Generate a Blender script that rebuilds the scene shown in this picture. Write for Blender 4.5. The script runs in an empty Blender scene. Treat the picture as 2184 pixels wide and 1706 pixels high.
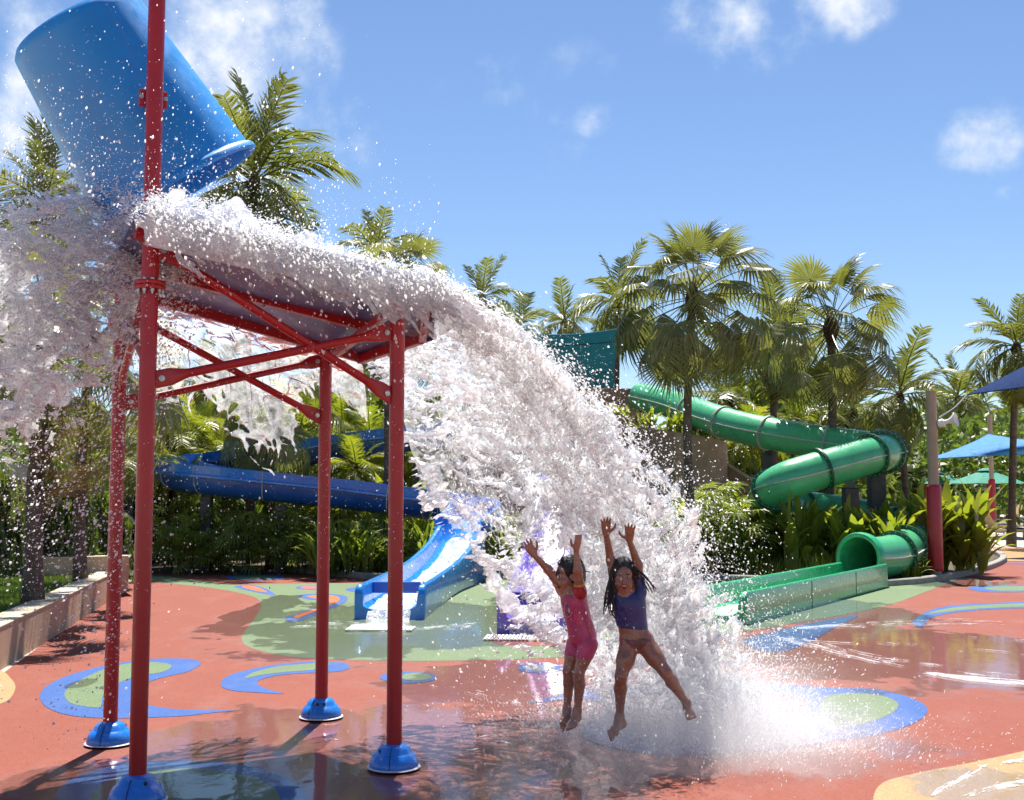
import bpy, bmesh, math, random
import numpy as np
from mathutils import Vector, Matrix, Euler
R = math.radians
rnd = random.Random(7)
rng = np.random.default_rng(11)
S = bpy.context.scene
C = S.collection

# ---------------------------------------------------------------- camera
FPX, UC, VC, CAMH = 2471.0, 1092.0, 853.0, 1.75      # focal length and centre measured in picture units (2184 wide)
TH = math.atan2(197.0, FPX)                          # camera pitched up a little
cam = bpy.data.cameras.new('camera')
cam.sensor_width = 36.0
cam.lens = 36.0 * FPX / 2184.0
cam.clip_start = 0.05
cam.clip_end = 3000.0
camo = bpy.data.objects.new('camera', cam)
camo.location = (0, 0, CAMH)
camo.rotation_euler = (math.pi / 2 + TH, 0, 0)
C.objects.link(camo)
S.camera = camo

def ray(u, v):
    x = (u - UC) / FPX; y = -(v - VC) / FPX
    return np.array([x, math.cos(TH) - y * math.sin(TH), math.sin(TH) + y * math.cos(TH)])
def P(u, v, Y):
    d = ray(u, v); k = Y / d[1]
    return np.array([d[0] * k, Y, CAMH + d[2] * k])
def G(u, v, z=0.0):
    d = ray(u, v); k = (z - CAMH) / d[2]
    return np.array([d[0] * k, d[1] * k, z])

# ---------------------------------------------------------------- sun, sky, exposure
SUN_EL, SUN_AZ = R(66), R(4)          # azimuth measured from +Y towards +X: high, behind the scene, a little to the right
sdir = np.array([math.sin(SUN_AZ) * math.cos(SUN_EL), math.cos(SUN_AZ) * math.cos(SUN_EL), math.sin(SUN_EL)])
sun = bpy.data.lights.new('sun', 'SUN')
sun.energy = 5.0
sun.angle = R(0.53)
sun.color = (1.0, 0.955, 0.88)
suno = bpy.data.objects.new('sun', sun)
suno.rotation_euler = Vector(tuple(sdir)).to_track_quat('Z', 'Y').to_euler()
C.objects.link(suno)

W = bpy.data.worlds.new('World')
S.world = W
W.use_nodes = True
def build_world():
    nt = W.node_tree; nt.nodes.clear()
    N = nt.nodes.new; L = nt.links.new
    out = N('ShaderNodeOutputWorld'); bg = N('ShaderNodeBackground')
    sky = N('ShaderNodeTexSky'); sky.sky_type = 'NISHITA'; sky.sun_disc = False
    sky.sun_elevation = SUN_EL; sky.sun_rotation = SUN_AZ
    sky.altitude = 0; sky.air_density = 1.0; sky.dust_density = 0.0; sky.ozone_density = 3.0
    tc = N('ShaderNodeTexCoord')
    nz = N('ShaderNodeTexNoise'); nz.inputs['Scale'].default_value = 5.2; nz.inputs['Detail'].default_value = 3
    nz.inputs['Roughness'].default_value = 0.56; nz.inputs['Distortion'].default_value = 0.25
    L(tc.outputs['Generated'], nz.inputs['Vector'])
    def math_(op, a, b=None, clamp=False):
        m = N('ShaderNodeMath'); m.operation = op; m.use_clamp = clamp
        for i, q in enumerate((a, b)):
            if q is None: continue
            if hasattr(q, 'links'): L(q, m.inputs[i])
            else: m.inputs[i].default_value = q
        return m.outputs[0]
    # clouds that stand in the picture: direction, half-extent, weight
    acc = None
    for (u, v, rx, rz, w) in ((500, 95, 0.075, 0.085, 1.0), (420, 130, 0.06, 0.07, .95), (550, 200, .035, .03, .5), (770, 250, 0.04, 0.035, 0.42), (690, 260, 0.035, 0.03, 0.4),
                              (60, 250, 0.05, 0.10, 0.9), (1550, 40, 0.05, 0.045, 0.66), (1640, 120, 0.045, .05, .46), (1790, 10, 0.05, 0.03, 0.52),
                              (1290, 250, 0.05, 0.02, 0.5), (2140, 280, 0.055, 0.032, 0.78),
                              (1560, 270, 0.03, 0.03, 0.35), (2150, 410, 0.025, 0.012, 0.3), (520, 20, .03, .02, .8)):
        d = ray(u, v); d = d / np.linalg.norm(d)
        sub = N('ShaderNodeVectorMath'); sub.operation = 'SUBTRACT'; L(tc.outputs['Generated'], sub.inputs[0]); sub.inputs[1].default_value = tuple(d)
        mul = N('ShaderNodeVectorMath'); mul.operation = 'MULTIPLY'; L(sub.outputs[0], mul.inputs[0]); mul.inputs[1].default_value = (1 / rx, 1 / rx, 1 / rz)
        ln = N('ShaderNodeVectorMath'); ln.operation = 'LENGTH'; L(mul.outputs[0], ln.inputs[0])
        e = math_('POWER', math_('SUBTRACT', 1.25, math_('MULTIPLY', ln.outputs['Value'], 0.85), True), 1.0)
        e = math_('MULTIPLY', e, w)
        acc = e if acc is None else math_('MAXIMUM', acc, e)
    # the same kind of loose cumulus all over the rest of the sky
    nb = N('ShaderNodeTexNoise'); nb.inputs['Scale'].default_value = 2.3; nb.inputs['Detail'].default_value = 2
    mp = N('ShaderNodeMapping'); mp.inputs['Location'].default_value = (3.1, 7.7, 1.3); mp.inputs['Scale'].default_value = (1, 1, 2.2)
    L(tc.outputs['Generated'], mp.inputs['Vector']); L(mp.outputs[0], nb.inputs['Vector'])
    far = math_('MULTIPLY', math_('SUBTRACT', nb.outputs['Fac'], 0.56, True), 3.0, True)
    acc = math_('MAXIMUM', acc, far)
    nz2 = N('ShaderNodeTexNoise'); nz2.inputs['Scale'].default_value = 17; nz2.inputs['Detail'].default_value = 5; nz2.inputs['Roughness'].default_value = .6
    L(tc.outputs['Generated'], nz2.inputs['Vector'])
    n01 = math_('ADD', math_('MULTIPLY', math_('SUBTRACT', nz.outputs['Fac'], 0.5), 2.6), math_('MULTIPLY', math_('SUBTRACT', nz2.outputs['Fac'], 0.5), 2.6))
    dens = math_('ADD', acc, math_('MULTIPLY', n01, math_('MINIMUM', math_('MULTIPLY', acc, 2.0), 0.62)))
    ss = N('ShaderNodeMapRange'); ss.interpolation_type = 'SMOOTHSTEP'
    ss.inputs['From Min'].default_value = 0.30; ss.inputs['From Max'].default_value = 1.10
    L(dens, ss.inputs['Value'])
    skys = N('ShaderNodeVectorMath'); skys.operation = 'SCALE'; L(sky.outputs[0], skys.inputs[0]); skys.inputs['Scale'].default_value = 0.058
    tint = N('ShaderNodeVectorMath'); tint.operation = 'MULTIPLY'; L(skys.outputs[0], tint.inputs[0]); tint.inputs[1].default_value = (1.0, 1.05, 1.15)
    hs = N('ShaderNodeMix'); hs.data_type = 'RGBA'; hs.blend_type = 'MIX'
    L(tint.outputs[0], hs.inputs['A'])
    cr = N('ShaderNodeValToRGB'); cr.color_ramp.elements[0].color = (0.32, 0.39, 0.49, 1); cr.color_ramp.elements[1].color = (.49, .50, .515, 1)
    L(ss.outputs[0], cr.inputs['Fac'])
    L(cr.outputs[0], hs.inputs['B']); L(ss.outputs[0], hs.inputs['Factor'])
    L(hs.outputs['Result'], bg.inputs['Color'])
    bg.inputs['Strength'].default_value = 1.0
    L(bg.outputs[0], out.inputs['Surface'])
build_world()
W.cycles.sampling_method = 'MANUAL'; W.cycles.sample_map_resolution = 256
S.view_settings.view_transform = 'Standard'
S.view_settings.look = 'None'
S.view_settings.exposure = 1.08
S.view_settings.gamma = 1.0
S.view_settings.use_curve_mapping = False
S.render.engine = 'CYCLES'
cy = S.cycles
cy.use_denoising = True
cy.use_adaptive_sampling = True; cy.adaptive_threshold = 0.03
cy.max_bounces = 24; cy.transparent_max_bounces = 24; cy.diffuse_bounces = 24; cy.glossy_bounces = 4
cy.transmission_bounces = 8; cy.volume_bounces = 2
cy.caustics_reflective = False; cy.caustics_refractive = False
cy.sample_clamp_indirect = 6.0
cy.volume_step_rate = 2.0

# ---------------------------------------------------------------- helpers
class MB:
    """collects vertices and faces; build() links ONE mesh object"""
    def __init__(s): s.v = []; s.f = []; s.n = 0; s.mi = []
    def add(s, v, f, mi=0):
        v = np.asarray(v, float).reshape(-1, 3)
        s.v.append(v)
        for q in f: s.f.append([i + s.n for i in q]); s.mi.append(mi)
        s.n += len(v); return s
    def box(s, c, size, rot=None, mi=0):
        x, y, z = [q / 2 for q in size]
        v = np.array([[-x,-y,-z],[x,-y,-z],[x,y,-z],[-x,y,-z],[-x,-y,z],[x,-y,z],[x,y,z],[-x,y,z]])
        if rot is not None: v = v @ np.array(rot).T
        return s.add(v + np.asarray(c), [[0,3,2,1],[4,5,6,7],[0,1,5,4],[1,2,6,5],[2,3,7,6],[3,0,4,7]], mi)
    def tube(s, pts, rad, n=12, cap=True, mi=0, flat=1.0):
        pts = np.asarray(pts, float); m = len(pts)
        rad = np.broadcast_to(np.asarray(rad, float), (m,))
        T = np.gradient(pts, axis=0); T /= np.linalg.norm(T, axis=1)[:, None] + 1e-12
        up = np.array([0, 0, 1.0]) if abs(T[0][2]) < 0.9 else np.array([0, 1.0, 0])
        a = np.cross(T[0], up); a /= np.linalg.norm(a); V = []
        ang = np.linspace(0, 2 * math.pi, n, endpoint=False)
        for i in range(m):
            a = a - T[i] * a.dot(T[i]); a /= np.linalg.norm(a); b = np.cross(T[i], a)
            V.append(pts[i] + rad[i] * (np.cos(ang)[:, None] * a + flat * np.sin(ang)[:, None] * b))
        F = []
        for i in range(m - 1):
            for k in range(n):
                k2 = (k + 1) % n
                F.append([i*n+k, i*n+k2, (i+1)*n+k2, (i+1)*n+k])
        if cap: F.append(list(range(n))[::-1]); F.append([(m-1)*n+k for k in range(n)])
        return s.add(np.vstack(V), F, mi)
    def lathe(s, prof, c=(0,0,0), n=24, axis=None, mi=0):
        prof = np.asarray(prof, float); ang = np.linspace(0, 2*math.pi, n, endpoint=False)
        V = np.concatenate([np.stack([r*np.cos(ang), r*np.sin(ang), np.full(n, z)], 1) for r, z in prof])
        if axis is not None:
            M = np.array(Vector(tuple(axis)).to_track_quat('Z', 'Y').to_matrix()); V = V @ M.T
        F = []
        for i in range(len(prof) - 1):
            for k in range(n):
                k2 = (k+1) % n; F.append([i*n+k, i*n+k2, (i+1)*n+k2, (i+1)*n+k])
        return s.add(V + np.asarray(c), F, mi)
    def grid(s, A, mi=0):
        A = np.asarray(A, float); a, b = A.shape[:2]
        F = [[i*b+j, i*b+j+1, (i+1)*b+j+1, (i+1)*b+j] for i in range(a-1) for j in range(b-1)]
        return s.add(A.reshape(-1, 3), F, mi)
    def mesh(s, name, smooth=False, origin=None):
        V = np.vstack(s.v) if s.v else np.zeros((0, 3))
        if origin is not None: V = V - np.asarray(origin)
        me = bpy.data.meshes.new(name)
        me.from_pydata(V.tolist(), [], s.f)
        if any(s.mi): me.polygons.foreach_set('material_index', s.mi)
        if smooth: me.polygons.foreach_set('use_smooth', [True] * len(me.polygons))
        me.update(); return me

def fast_mesh(name, V, F, smooth=True):
    """mesh from arrays, all faces with the same corner count"""
    me = bpy.data.meshes.new(name); V = np.asarray(V, np.float32); F = np.asarray(F, np.int32)
    k = F.shape[1]
    me.vertices.add(len(V)); me.vertices.foreach_set('co', V.ravel())
    me.loops.add(F.size); me.loops.foreach_set('vertex_index', F.ravel())
    me.polygons.add(len(F)); me.polygons.foreach_set('loop_start', np.arange(0, F.size, k, dtype=np.int32))
    me.polygons.foreach_set('use_smooth', np.full(len(F), smooth))
    me.update(calc_edges=True); me.validate(); return me

def put(name, me, mat=None, parent=None, loc=None):
    o = bpy.data.objects.new(name, me); C.objects.link(o)
    if mat is not None:
        for m in (mat if isinstance(mat, (list, tuple)) else [mat]): me.materials.append(m)
    if parent is not None: o.parent = parent
    if loc is not None: o.location = tuple(loc)
    return o
def wpos(o):
    p = np.zeros(3)
    while o is not None: p += np.array(o.location); o = o.parent
    return p
def part(name, mb, mat, parent, smooth=False, bevel=0):
    """a part built in world coordinates under an unrotated thing"""
    o = put(name, mb.mesh(name, smooth, wpos(parent)), mat, parent)
    if smooth: autosmooth(o)
    if bevel: bev(o, bevel)
    return o
def autosmooth(o, ang=40):
    me = o.data; bm = bmesh.new(); bm.from_mesh(me)
    for e in bm.edges:
        if len(e.link_faces) == 2 and e.calc_face_angle(0) > R(ang): e.smooth = False
    bm.to_mesh(me); bm.free()
def bev(o, w, seg=2):
    m = o.modifiers.new('bevel', 'BEVEL'); m.width = w; m.segments = seg; m.limit_method = 'ANGLE'; m.angle_limit = R(40)
def tag(o, label=None, cat=None, group=None, kind=None):
    if label: o['label'] = label
    if cat: o['category'] = cat
    if group: o['group'] = group
    if kind: o['kind'] = kind
    return o
def thing(name, label, cat, loc=(0,0,0), group=None):
    o = bpy.data.objects.new(name, None); o.empty_display_size = .2; C.objects.link(o); o.location = tuple(loc)
    return tag(o, label, cat, group)
def single(name, mb, mat, label, cat, group=None, smooth=False, origin=(0,0,0), kind=None):
    o = put(name, mb.mesh(name, smooth, origin), mat, None, origin)
    if smooth: autosmooth(o)
    return tag(o, label, cat, group, kind)
def struct(name, mb, mat, parent=None, smooth=False):
    o = put(name, mb.mesh(name, smooth), mat, parent)
    if parent is None: o['kind'] = 'structure'
    return o
def copy_tree(o, parent=None):
    c = o.copy(); C.objects.link(c); c.parent = parent
    for ch in list(o.children): copy_tree(ch, c)
    return c
def spline(pts, n=8, closed=False):
    """Catmull-Rom through points"""
    p = np.asarray(pts, float); m = len(p); out = []
    rngi = range(m) if closed else range(m - 1)
    for i in rngi:
        if closed: a, b, c, d = p[(i-1) % m], p[i], p[(i+1) % m], p[(i+2) % m]
        else: a, b, c, d = p[max(i-1, 0)], p[i], p[i+1], p[min(i+2, m-1)]
        for t in np.linspace(0, 1, n, endpoint=False):
            out.append(0.5*((2*b) + (c-a)*t + (2*a-5*b+4*c-d)*t*t + (3*b-a-3*c+d)*t**3))
    if not closed: out.append(p[-1])
    return np.array(out)
def arc_resample(p, n):
    p = np.asarray(p, float); d = np.r_[0, np.cumsum(np.linalg.norm(np.diff(p, axis=0), axis=1))]
    t = np.linspace(0, d[-1], n)
    return np.stack([np.interp(t, d, p[:, k]) for k in range(p.shape[1])], 1)

# smooth random fields
_T = np.random.default_rng(3).random((64, 64, 64)).astype(np.float32)
def vnoise(x, y, z):
    """value noise in 0..1 at arbitrary points"""
    xi = np.floor(x).astype(np.int32); yi = np.floor(y).astype(np.int32); zi = np.floor(z).astype(np.int32)
    fx = (x - xi).astype(np.float32); fy = (y - yi).astype(np.float32); fz = (z - zi).astype(np.float32)
    fx = fx*fx*(3-2*fx); fy = fy*fy*(3-2*fy); fz = fz*fz*(3-2*fz)
    xi &= 63; yi &= 63; zi &= 63; x1 = (xi+1) & 63; y1 = (yi+1) & 63; z1 = (zi+1) & 63
    def lx(a, b): return _T[xi, a, b]*(1-fx) + _T[x1, a, b]*fx
    return (lx(yi, zi)*(1-fy)+lx(y1, zi)*fy)*(1-fz) + (lx(yi, z1)*(1-fy)+lx(y1, z1)*fy)*fz
def fbm(x, y, z, o=4, g=0.5):
    s = 0; a = 1; t = 0
    for i in range(o):
        s = s + a*vnoise(x*2**i+i*17.3, y*2**i+i*9.1, z*2**i+i*5.7); t += a; a *= g
    return s/t
def surface_nets(f, org, h):
    """iso surface f=0 (inside f>0) of a grid -> vertices in grid metres, quads"""
    ins = f > 0
    s = ins[:-1,:-1,:-1].astype(np.int8)
    s = (s + ins[1:,:-1,:-1] + ins[:-1,1:,:-1] + ins[1:,1:,:-1] + ins[:-1,:-1,1:] + ins[1:,:-1,1:] + ins[:-1,1:,1:] + ins[1:,1:,1:])
    act = (s > 0) & (s < 8)
    idx = np.full(act.shape, -1, np.int32); cells = np.argwhere(act); idx[act] = np.arange(len(cells))
    off = np.array([[0,0,0],[1,0,0],[0,1,0],[1,1,0],[0,0,1],[1,0,1],[0,1,1],[1,1,1]])
    val = np.stack([f[tuple((cells+o).T)] for o in off], 1)
    acc = np.zeros((len(cells), 3)); cnt = np.zeros(len(cells))
    for a, b in ((0,1),(2,3),(4,5),(6,7),(0,2),(1,3),(4,6),(5,7),(0,4),(1,5),(2,6),(3,7)):
        va, vb = val[:, a], val[:, b]; m = (va > 0) != (vb > 0)
        t = va[m]/(va[m]-vb[m])
        acc[m] += off[a] + t[:, None]*(off[b]-off[a]); cnt[m] += 1
    V = (cells + acc/cnt[:, None])*np.asarray(h) + np.asarray(org)
    Q = []
    for ax in range(3):
        sl0 = [slice(None)]*3; sl1 = [slice(None)]*3; sl0[ax] = slice(0, -1); sl1[ax] = slice(1, None)
        a, b = ins[tuple(sl0)], ins[tuple(sl1)]
        e = np.argwhere(a != b); fl = a[tuple(e.T)]
        o1, o2 = [k for k in range(3) if k != ax]
        ok = (e[:, o1] > 0) & (e[:, o2] > 0) & (e[:, o1] < act.shape[o1]) & (e[:, o2] < act.shape[o2])
        e = e[ok]; fl = fl[ok]
        c = []
        for d1, d2 in ((1,1),(0,1),(0,0),(1,0)):
            q = e.copy(); q[:, o1] -= d1; q[:, o2] -= d2; c.append(idx[tuple(q.T)])
        q = np.stack(c, 1); flip = fl if ax != 1 else ~fl
        q[~flip] = q[~flip][:, ::-1]
        Q.append(q)
    return V, np.vstack(Q)

# ---------------------------------------------------------------- materials
def new_mat(name):
    m = bpy.data.materials.new(name); m.use_nodes = True; nt = m.node_tree
    return m, nt, nt.nodes['Principled BSDF'], nt.nodes['Material Output']
def ninp(nt, sock, val):
    if hasattr(val, 'links'): nt.links.new(val, sock)
    else: sock.default_value = val
def tex(nt, scale=5, detail=4, rough=.55, vec=None, stretch=None, coord='Object', dist=0):
    n = nt.nodes.new('ShaderNodeTexNoise'); n.inputs['Scale'].default_value = scale; n.inputs['Detail'].default_value = detail
    n.inputs['Roughness'].default_value = rough; n.inputs['Distortion'].default_value = dist
    if vec is None:
        tc = nt.nodes.new('ShaderNodeTexCoord'); vec = tc.outputs[coord]
    if stretch is not None:
        mp = nt.nodes.new('ShaderNodeMapping'); mp.inputs['Scale'].default_value = stretch; nt.links.new(vec, mp.inputs['Vector']); vec = mp.outputs[0]
    nt.links.new(vec, n.inputs['Vector']); return n.outputs['Fac']
def mrange(nt, val, a, b, c=0., d=1., smooth=False):
    n = nt.nodes.new('ShaderNodeMapRange'); n.interpolation_type = 'SMOOTHSTEP' if smooth else 'LINEAR'
    nt.links.new(val, n.inputs['Value'])
    for k, q in zip(('From Min', 'From Max', 'To Min', 'To Max'), (a, b, c, d)): ninp(nt, n.inputs[k], q)
    return n.outputs['Result']
def mixc(nt, fac, a, b, mode='MIX'):
    n = nt.nodes.new('ShaderNodeMix'); n.data_type = 'RGBA'; n.blend_type = mode
    ninp(nt, n.inputs['Factor'], fac)
    for k, q in (('A', a), ('B', b)):
        if hasattr(q, 'links'): nt.links.new(q, n.inputs[k])
        else: n.inputs[k].default_value = tuple(q)[:3] + (1,)
    return n.outputs['Result']
def mth(nt, op, a, b=None, clamp=False):
    n = nt.nodes.new('ShaderNodeMath'); n.operation = op; n.use_clamp = clamp
    ninp(nt, n.inputs[0], a)
    if b is not None: ninp(nt, n.inputs[1], b)
    return n.outputs[0]
def bump(nt, bs, h, strength=.3, dist=.01):
    n = nt.nodes.new('ShaderNodeBump'); n.inputs['Strength'].default_value = strength; n.inputs['Distance'].default_value = dist
    nt.links.new(h, n.inputs['Height']); nt.links.new(n.outputs[0], bs.inputs['Normal']); return n
def paint(name, col, rough=.4, var=.15, scale=3., bscale=0, bstr=.2, coat=0, spec=.5, fine=0, metal=0):
    """painted / plain surface with slight unevenness in tone"""
    m, nt, bs, out = new_mat(name)
    c = tuple(col)
    a = tuple(max(0, q*(1-var)) for q in c); b = tuple(min(1, q*(1+var)) for q in c)
    t = tex(nt, scale, 6, .6)
    base = mixc(nt, mrange(nt, t, .3, .7), a, b)
    if fine:
        t2 = tex(nt, fine, 3, .6); base = mixc(nt, mrange(nt, t2, .35, .65, 0, .5), base, tuple(q*.55 for q in c))
    nt.links.new(base, bs.inputs['Base Color'])
    r = tex(nt, scale*2.7, 5, .6); nt.links.new(mrange(nt, r, .3, .7, max(.02, rough-.1), min(1, rough+.12)), bs.inputs['Roughness'])
    bs.inputs['Specular IOR Level'].default_value = spec; bs.inputs['Coat Weight'].default_value = coat; bs.inputs['Coat Roughness'].default_value = .12
    bs.inputs['Metallic'].default_value = metal
    if bscale: bump(nt, bs, tex(nt, bscale, 5, .6), bstr, .01)
    return m
def leafmat(name, col, col2, rough=.42, trans=.35, sheen=.5):
    """leaf: glossy cuticle over a body that lets light through, tone differs leaf by leaf"""
    m, nt, bs, out = new_mat(name)
    oi = nt.nodes.new('ShaderNodeObjectInfo')
    geo = nt.nodes.new('ShaderNodeNewGeometry')
    f = mth(nt, 'ADD', mth(nt, 'MULTIPLY', oi.outputs['Random'], .65), mth(nt, 'MULTIPLY', geo.outputs['Random Per Island'], .35))
    t = tex(nt, 6, 3, .6)
    base = mixc(nt, f, col, col2)
    base = mixc(nt, mrange(nt, t, .35, .75, 0, .45), base, tuple(q*.55 for q in col))
    nt.links.new(base, bs.inputs['Base Color']); bs.inputs['Roughness'].default_value = rough; bs.inputs['Specular IOR Level'].default_value = sheen
    tr = nt.nodes.new('ShaderNodeBsdfTranslucent')
    tc = mixc(nt, 1.0, base, (1.25, 1.3, .55), 'MULTIPLY'); nt.links.new(tc, tr.inputs['Color'])
    mx = nt.nodes.new('ShaderNodeMixShader'); mx.inputs[0].default_value = trans
    nt.links.new(bs.outputs[0], mx.inputs[1]); nt.links.new(tr.outputs[0], mx.inputs[2]); nt.links.new(mx.outputs[0], out.inputs['Surface'])
    return m
# ================================================================ GROUND
def blob_of(u, v, du, dv):
    c = G(u, v); rx = abs(G(u+du, v)[0]-c[0]); ry = (G(u, v-dv)[1]-G(u, v+dv)[1])/2
    return c[0], c[1], rx, ry
WET = [blob_of(*q) for q in ((560, 1590, 330, 100), (1000, 1600, 420, 150), (1050, 1455, 220, 60), (830, 1330, 330, 62), (1150, 1290, 130, 40), (1900, 1385, 420, 72),
                             (1500, 1560, 420, 90), (1700, 1300, 260, 40), (1990, 1240, 160, 12), (170, 1460, 30, 12), (2130, 1690, 180, 60), (300, 1660, 260, 55), (560, 1300, 60, 40))]
def make_wet_group():
    g = bpy.data.node_groups.new('standing water', 'ShaderNodeTree')
    g.interface.new_socket('wet', in_out='OUTPUT', socket_type='NodeSocketFloat')
    g.interface.new_socket('film', in_out='OUTPUT', socket_type='NodeSocketFloat')
    o = g.nodes.new('NodeGroupOutput'); geo = g.nodes.new('ShaderNodeNewGeometry')
    acc = None
    for cx, cy_, rx, ry in WET:
        s = g.nodes.new('ShaderNodeVectorMath'); s.operation = 'SUBTRACT'; g.links.new(geo.outputs['Position'], s.inputs[0]); s.inputs[1].default_value = (cx, cy_, 0)
        m = g.nodes.new('ShaderNodeVectorMath'); m.operation = 'MULTIPLY'; g.links.new(s.outputs[0], m.inputs[0]); m.inputs[1].default_value = (1/rx, 1/ry, 0)
        l = g.nodes.new('ShaderNodeVectorMath'); l.operation = 'LENGTH'; g.links.new(m.outputs[0], l.inputs[0])
        e = mth(g, 'SUBTRACT', 1.25, l.outputs['Value'])
        acc = e if acc is None else mth(g, 'MAXIMUM', acc, e)
    n1 = tex(g, .9, 5, .6, geo.outputs['Position']); n2 = tex(g, 3.5, 4, .6, geo.outputs['Position'], (1, .6, 1))
    d = mth(g, 'ADD', acc, mth(g, 'MULTIPLY', mth(g, 'SUBTRACT', n1, .5), 1.5)); d = mth(g, 'ADD', d, mth(g, 'MULTIPLY', mth(g, 'SUBTRACT', n2, .5), .7))
    g.links.new(mrange(g, d, .1, .42, 0, 1, True), o.inputs['wet'])
    g.links.new(mrange(g, d, .30, .36, 0, 1, True), o.inputs['film'])
    return g
WETG = make_wet_group()
def rubber(name, col, col2=None, spec=.35, grain=150):
    """granulated rubber safety floor: coloured crumbs, water lying on it in places"""
    m, nt, bs, out = new_mat(name); geo = nt.nodes.new('ShaderNodeNewGeometry'); pos = geo.outputs['Position']
    vor = nt.nodes.new('ShaderNodeTexVoronoi'); vor.inputs['Scale'].default_value = grain; nt.links.new(pos, vor.inputs['Vector'])
    sep = nt.nodes.new('ShaderNodeSeparateColor'); nt.links.new(vor.outputs['Color'], sep.inputs[0])
    dark = tuple(q*.45 for q in col); light = col2 or tuple(min(1, q*1.25+.02) for q in col)
    c = mixc(nt, mrange(nt, sep.outputs[0], .55, 1, 0, .75), col, light)
    c = mixc(nt, mrange(nt, sep.outputs[1], .72, .95, 0, .75), c, dark)
    big = tex(nt, .7, 5, .65, pos); c = mixc(nt, mrange(nt, big, .35, .7, 0, .30), c, tuple(q*.68 for q in col))
    mid = tex(nt, 6, 5, .7, pos); c = mixc(nt, mrange(nt, mid, .5, .8, 0, .35), c, tuple(min(1, q*.8+.05) for q in col))
    gr = tex(nt, 38, 4, .75, pos); c = mixc(nt, mrange(nt, gr, .40, .62, 0, .38), c, tuple(q*.62 for q in col)); fd = tex(nt, 2.1, 6, .7, pos, (1, .5, 1)); c = mixc(nt, mrange(nt, fd, .52, .72, 0, .40), c, tuple(.75*q+.075 for q in col))
    w = nt.nodes.new('ShaderNodeGroup'); w.node_tree = WETG
    c = mixc(nt, mth(nt, 'MULTIPLY', w.outputs['wet'], .45), c, mixc(nt, 1., c, (.66, .56, .46), 'MULTIPLY'))
    nt.links.new(c, bs.inputs['Base Color'])
    nt.links.new(mrange(nt, w.outputs['wet'], 0, 1, .78, .45), bs.inputs['Roughness'])
    bs.inputs['Specular IOR Level'].default_value = spec
    bump(nt, bs, vor.outputs['Distance'], .5, .004)
    nt.links.new(mth(nt, 'MULTIPLY', w.outputs['film'], .8), bs.inputs['Coat Weight']); bs.inputs['Coat IOR'].default_value = 1.33
    bs.inputs['Coat Roughness'].default_value = .03
    r1 = tex(nt, 5, 4, .6, pos, (1, .55, 1)); r2 = tex(nt, 26, 2, .5, pos)
    b = nt.nodes.new('ShaderNodeBump'); b.inputs['Strength'].default_value = .13; b.inputs['Distance'].default_value = .014
    nt.links.new(mth(nt, 'ADD', r1, mth(nt, 'MULTIPLY', r2, .12)), b.inputs['Height']); nt.links.new(b.outputs[0], bs.inputs['Coat Normal'])
    return m
M_RED = rubber('red rubber', (.235, .052, .027))
M_GREEN = rubber('green rubber', (.12, .18, .08), (.22, .29, .16))
M_BLUE = rubber('blue rubber', (.026, .092, .31))
M_ORANGE = rubber('orange rubber', (.56, .12, .025))
M_TAN = rubber('tan rubber', (.36, .23, .10), (.53, .40, .23))
M_OCHRE = rubber('ochre rubber', (.40, .20, .07))
M_DECK = paint('pale deck', (.42, .37, .30), .8, .12, 1.5, 60, .2)
M_SOIL = paint('soil', (.07, .05, .032), .95, .4, 5, 25, .6)
M_CONC = paint('concrete', (.30, .28, .245), .85, .25, 6, 50, .4, fine=30)

g0 = MB(); a_ = np.linspace(0, 2*math.pi, 48, endpoint=False)
g0.add(np.stack([1500*np.cos(a_), 1500*np.sin(a_), np.full(48, -.012)], 1), [list(range(48))])
struct('ground', g0, M_DECK)
def sheet(name, pts, mat, z, world=False, smooth=6, closed_spline=True):
    q = np.asarray(pts, float)
    if closed_spline: q = spline(q, smooth, True)
    w = q if world else np.array([G(u, v)[:2] for u, v in q])
    mb = MB(); mb.add(np.c_[w, np.full(len(w), z)], [list(range(len(w)))])
    f = mb.f[0]; area = 0.5*np.sum(w[:, 0]*np.roll(w[:, 1], -1)-np.roll(w[:, 0], -1)*w[:, 1])
    if area < 0: mb.f = [f[::-1]]
    return struct(name, mb, mat)
def c4(L): return [(x*.5, 1160+y*.5) for x, y in L]
def c7(L): return [(1501.5+x*.3201, 819+y*.3201) for x, y in L]
def ell(cx, cy_, rx, ry, n=40): return [(cx+rx*math.cos(t), cy_+ry*math.sin(t)) for t in np.linspace(0, 2*math.pi, n, endpoint=False)]
pad = [(-14, -6), (16, -6)] + [tuple(G(u, v)[:2]) for u, v in ((2600, 1202), (2330, 1198), (2142, 1197), (2105, 1205), (1985, 1232), (1700, 1228), (1150, 1222), (560, 1217), (330, 1219), (268, 1245), (0, 1440), (-500, 1560))]
sheet('red_pavement', pad, M_RED, 0, True, closed_spline=False)
sheet('green_pavement', [(165, 1196), (230, 1186), (292, 1176), (330, 1176), (322, 1222), (360, 1229)] + c4([(820, 152), (1000, 174), (1210, 170), (1640, 165)]) + [(1015, 1232), (1300, 1232), (1560, 1236), (1760, 1246), (1900, 1246), (1990, 1238), (2062, 1221), (2040, 1237), (1975, 1262), (1900, 1289), (1800, 1311), (1650, 1336), (1450, 1370), (1250, 1397), (1092, 1406)]
      + c4([(1700, 500), (1300, 486), (1150, 466), (1062, 440), (1030, 408), (1045, 372), (1095, 305), (1115, 262), (1090, 230), (1000, 205), (850, 182), (640, 160)]) + [(300, 1236), (272, 1226), (250, 1206)], M_GREEN, .0016, smooth=4)
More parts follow.
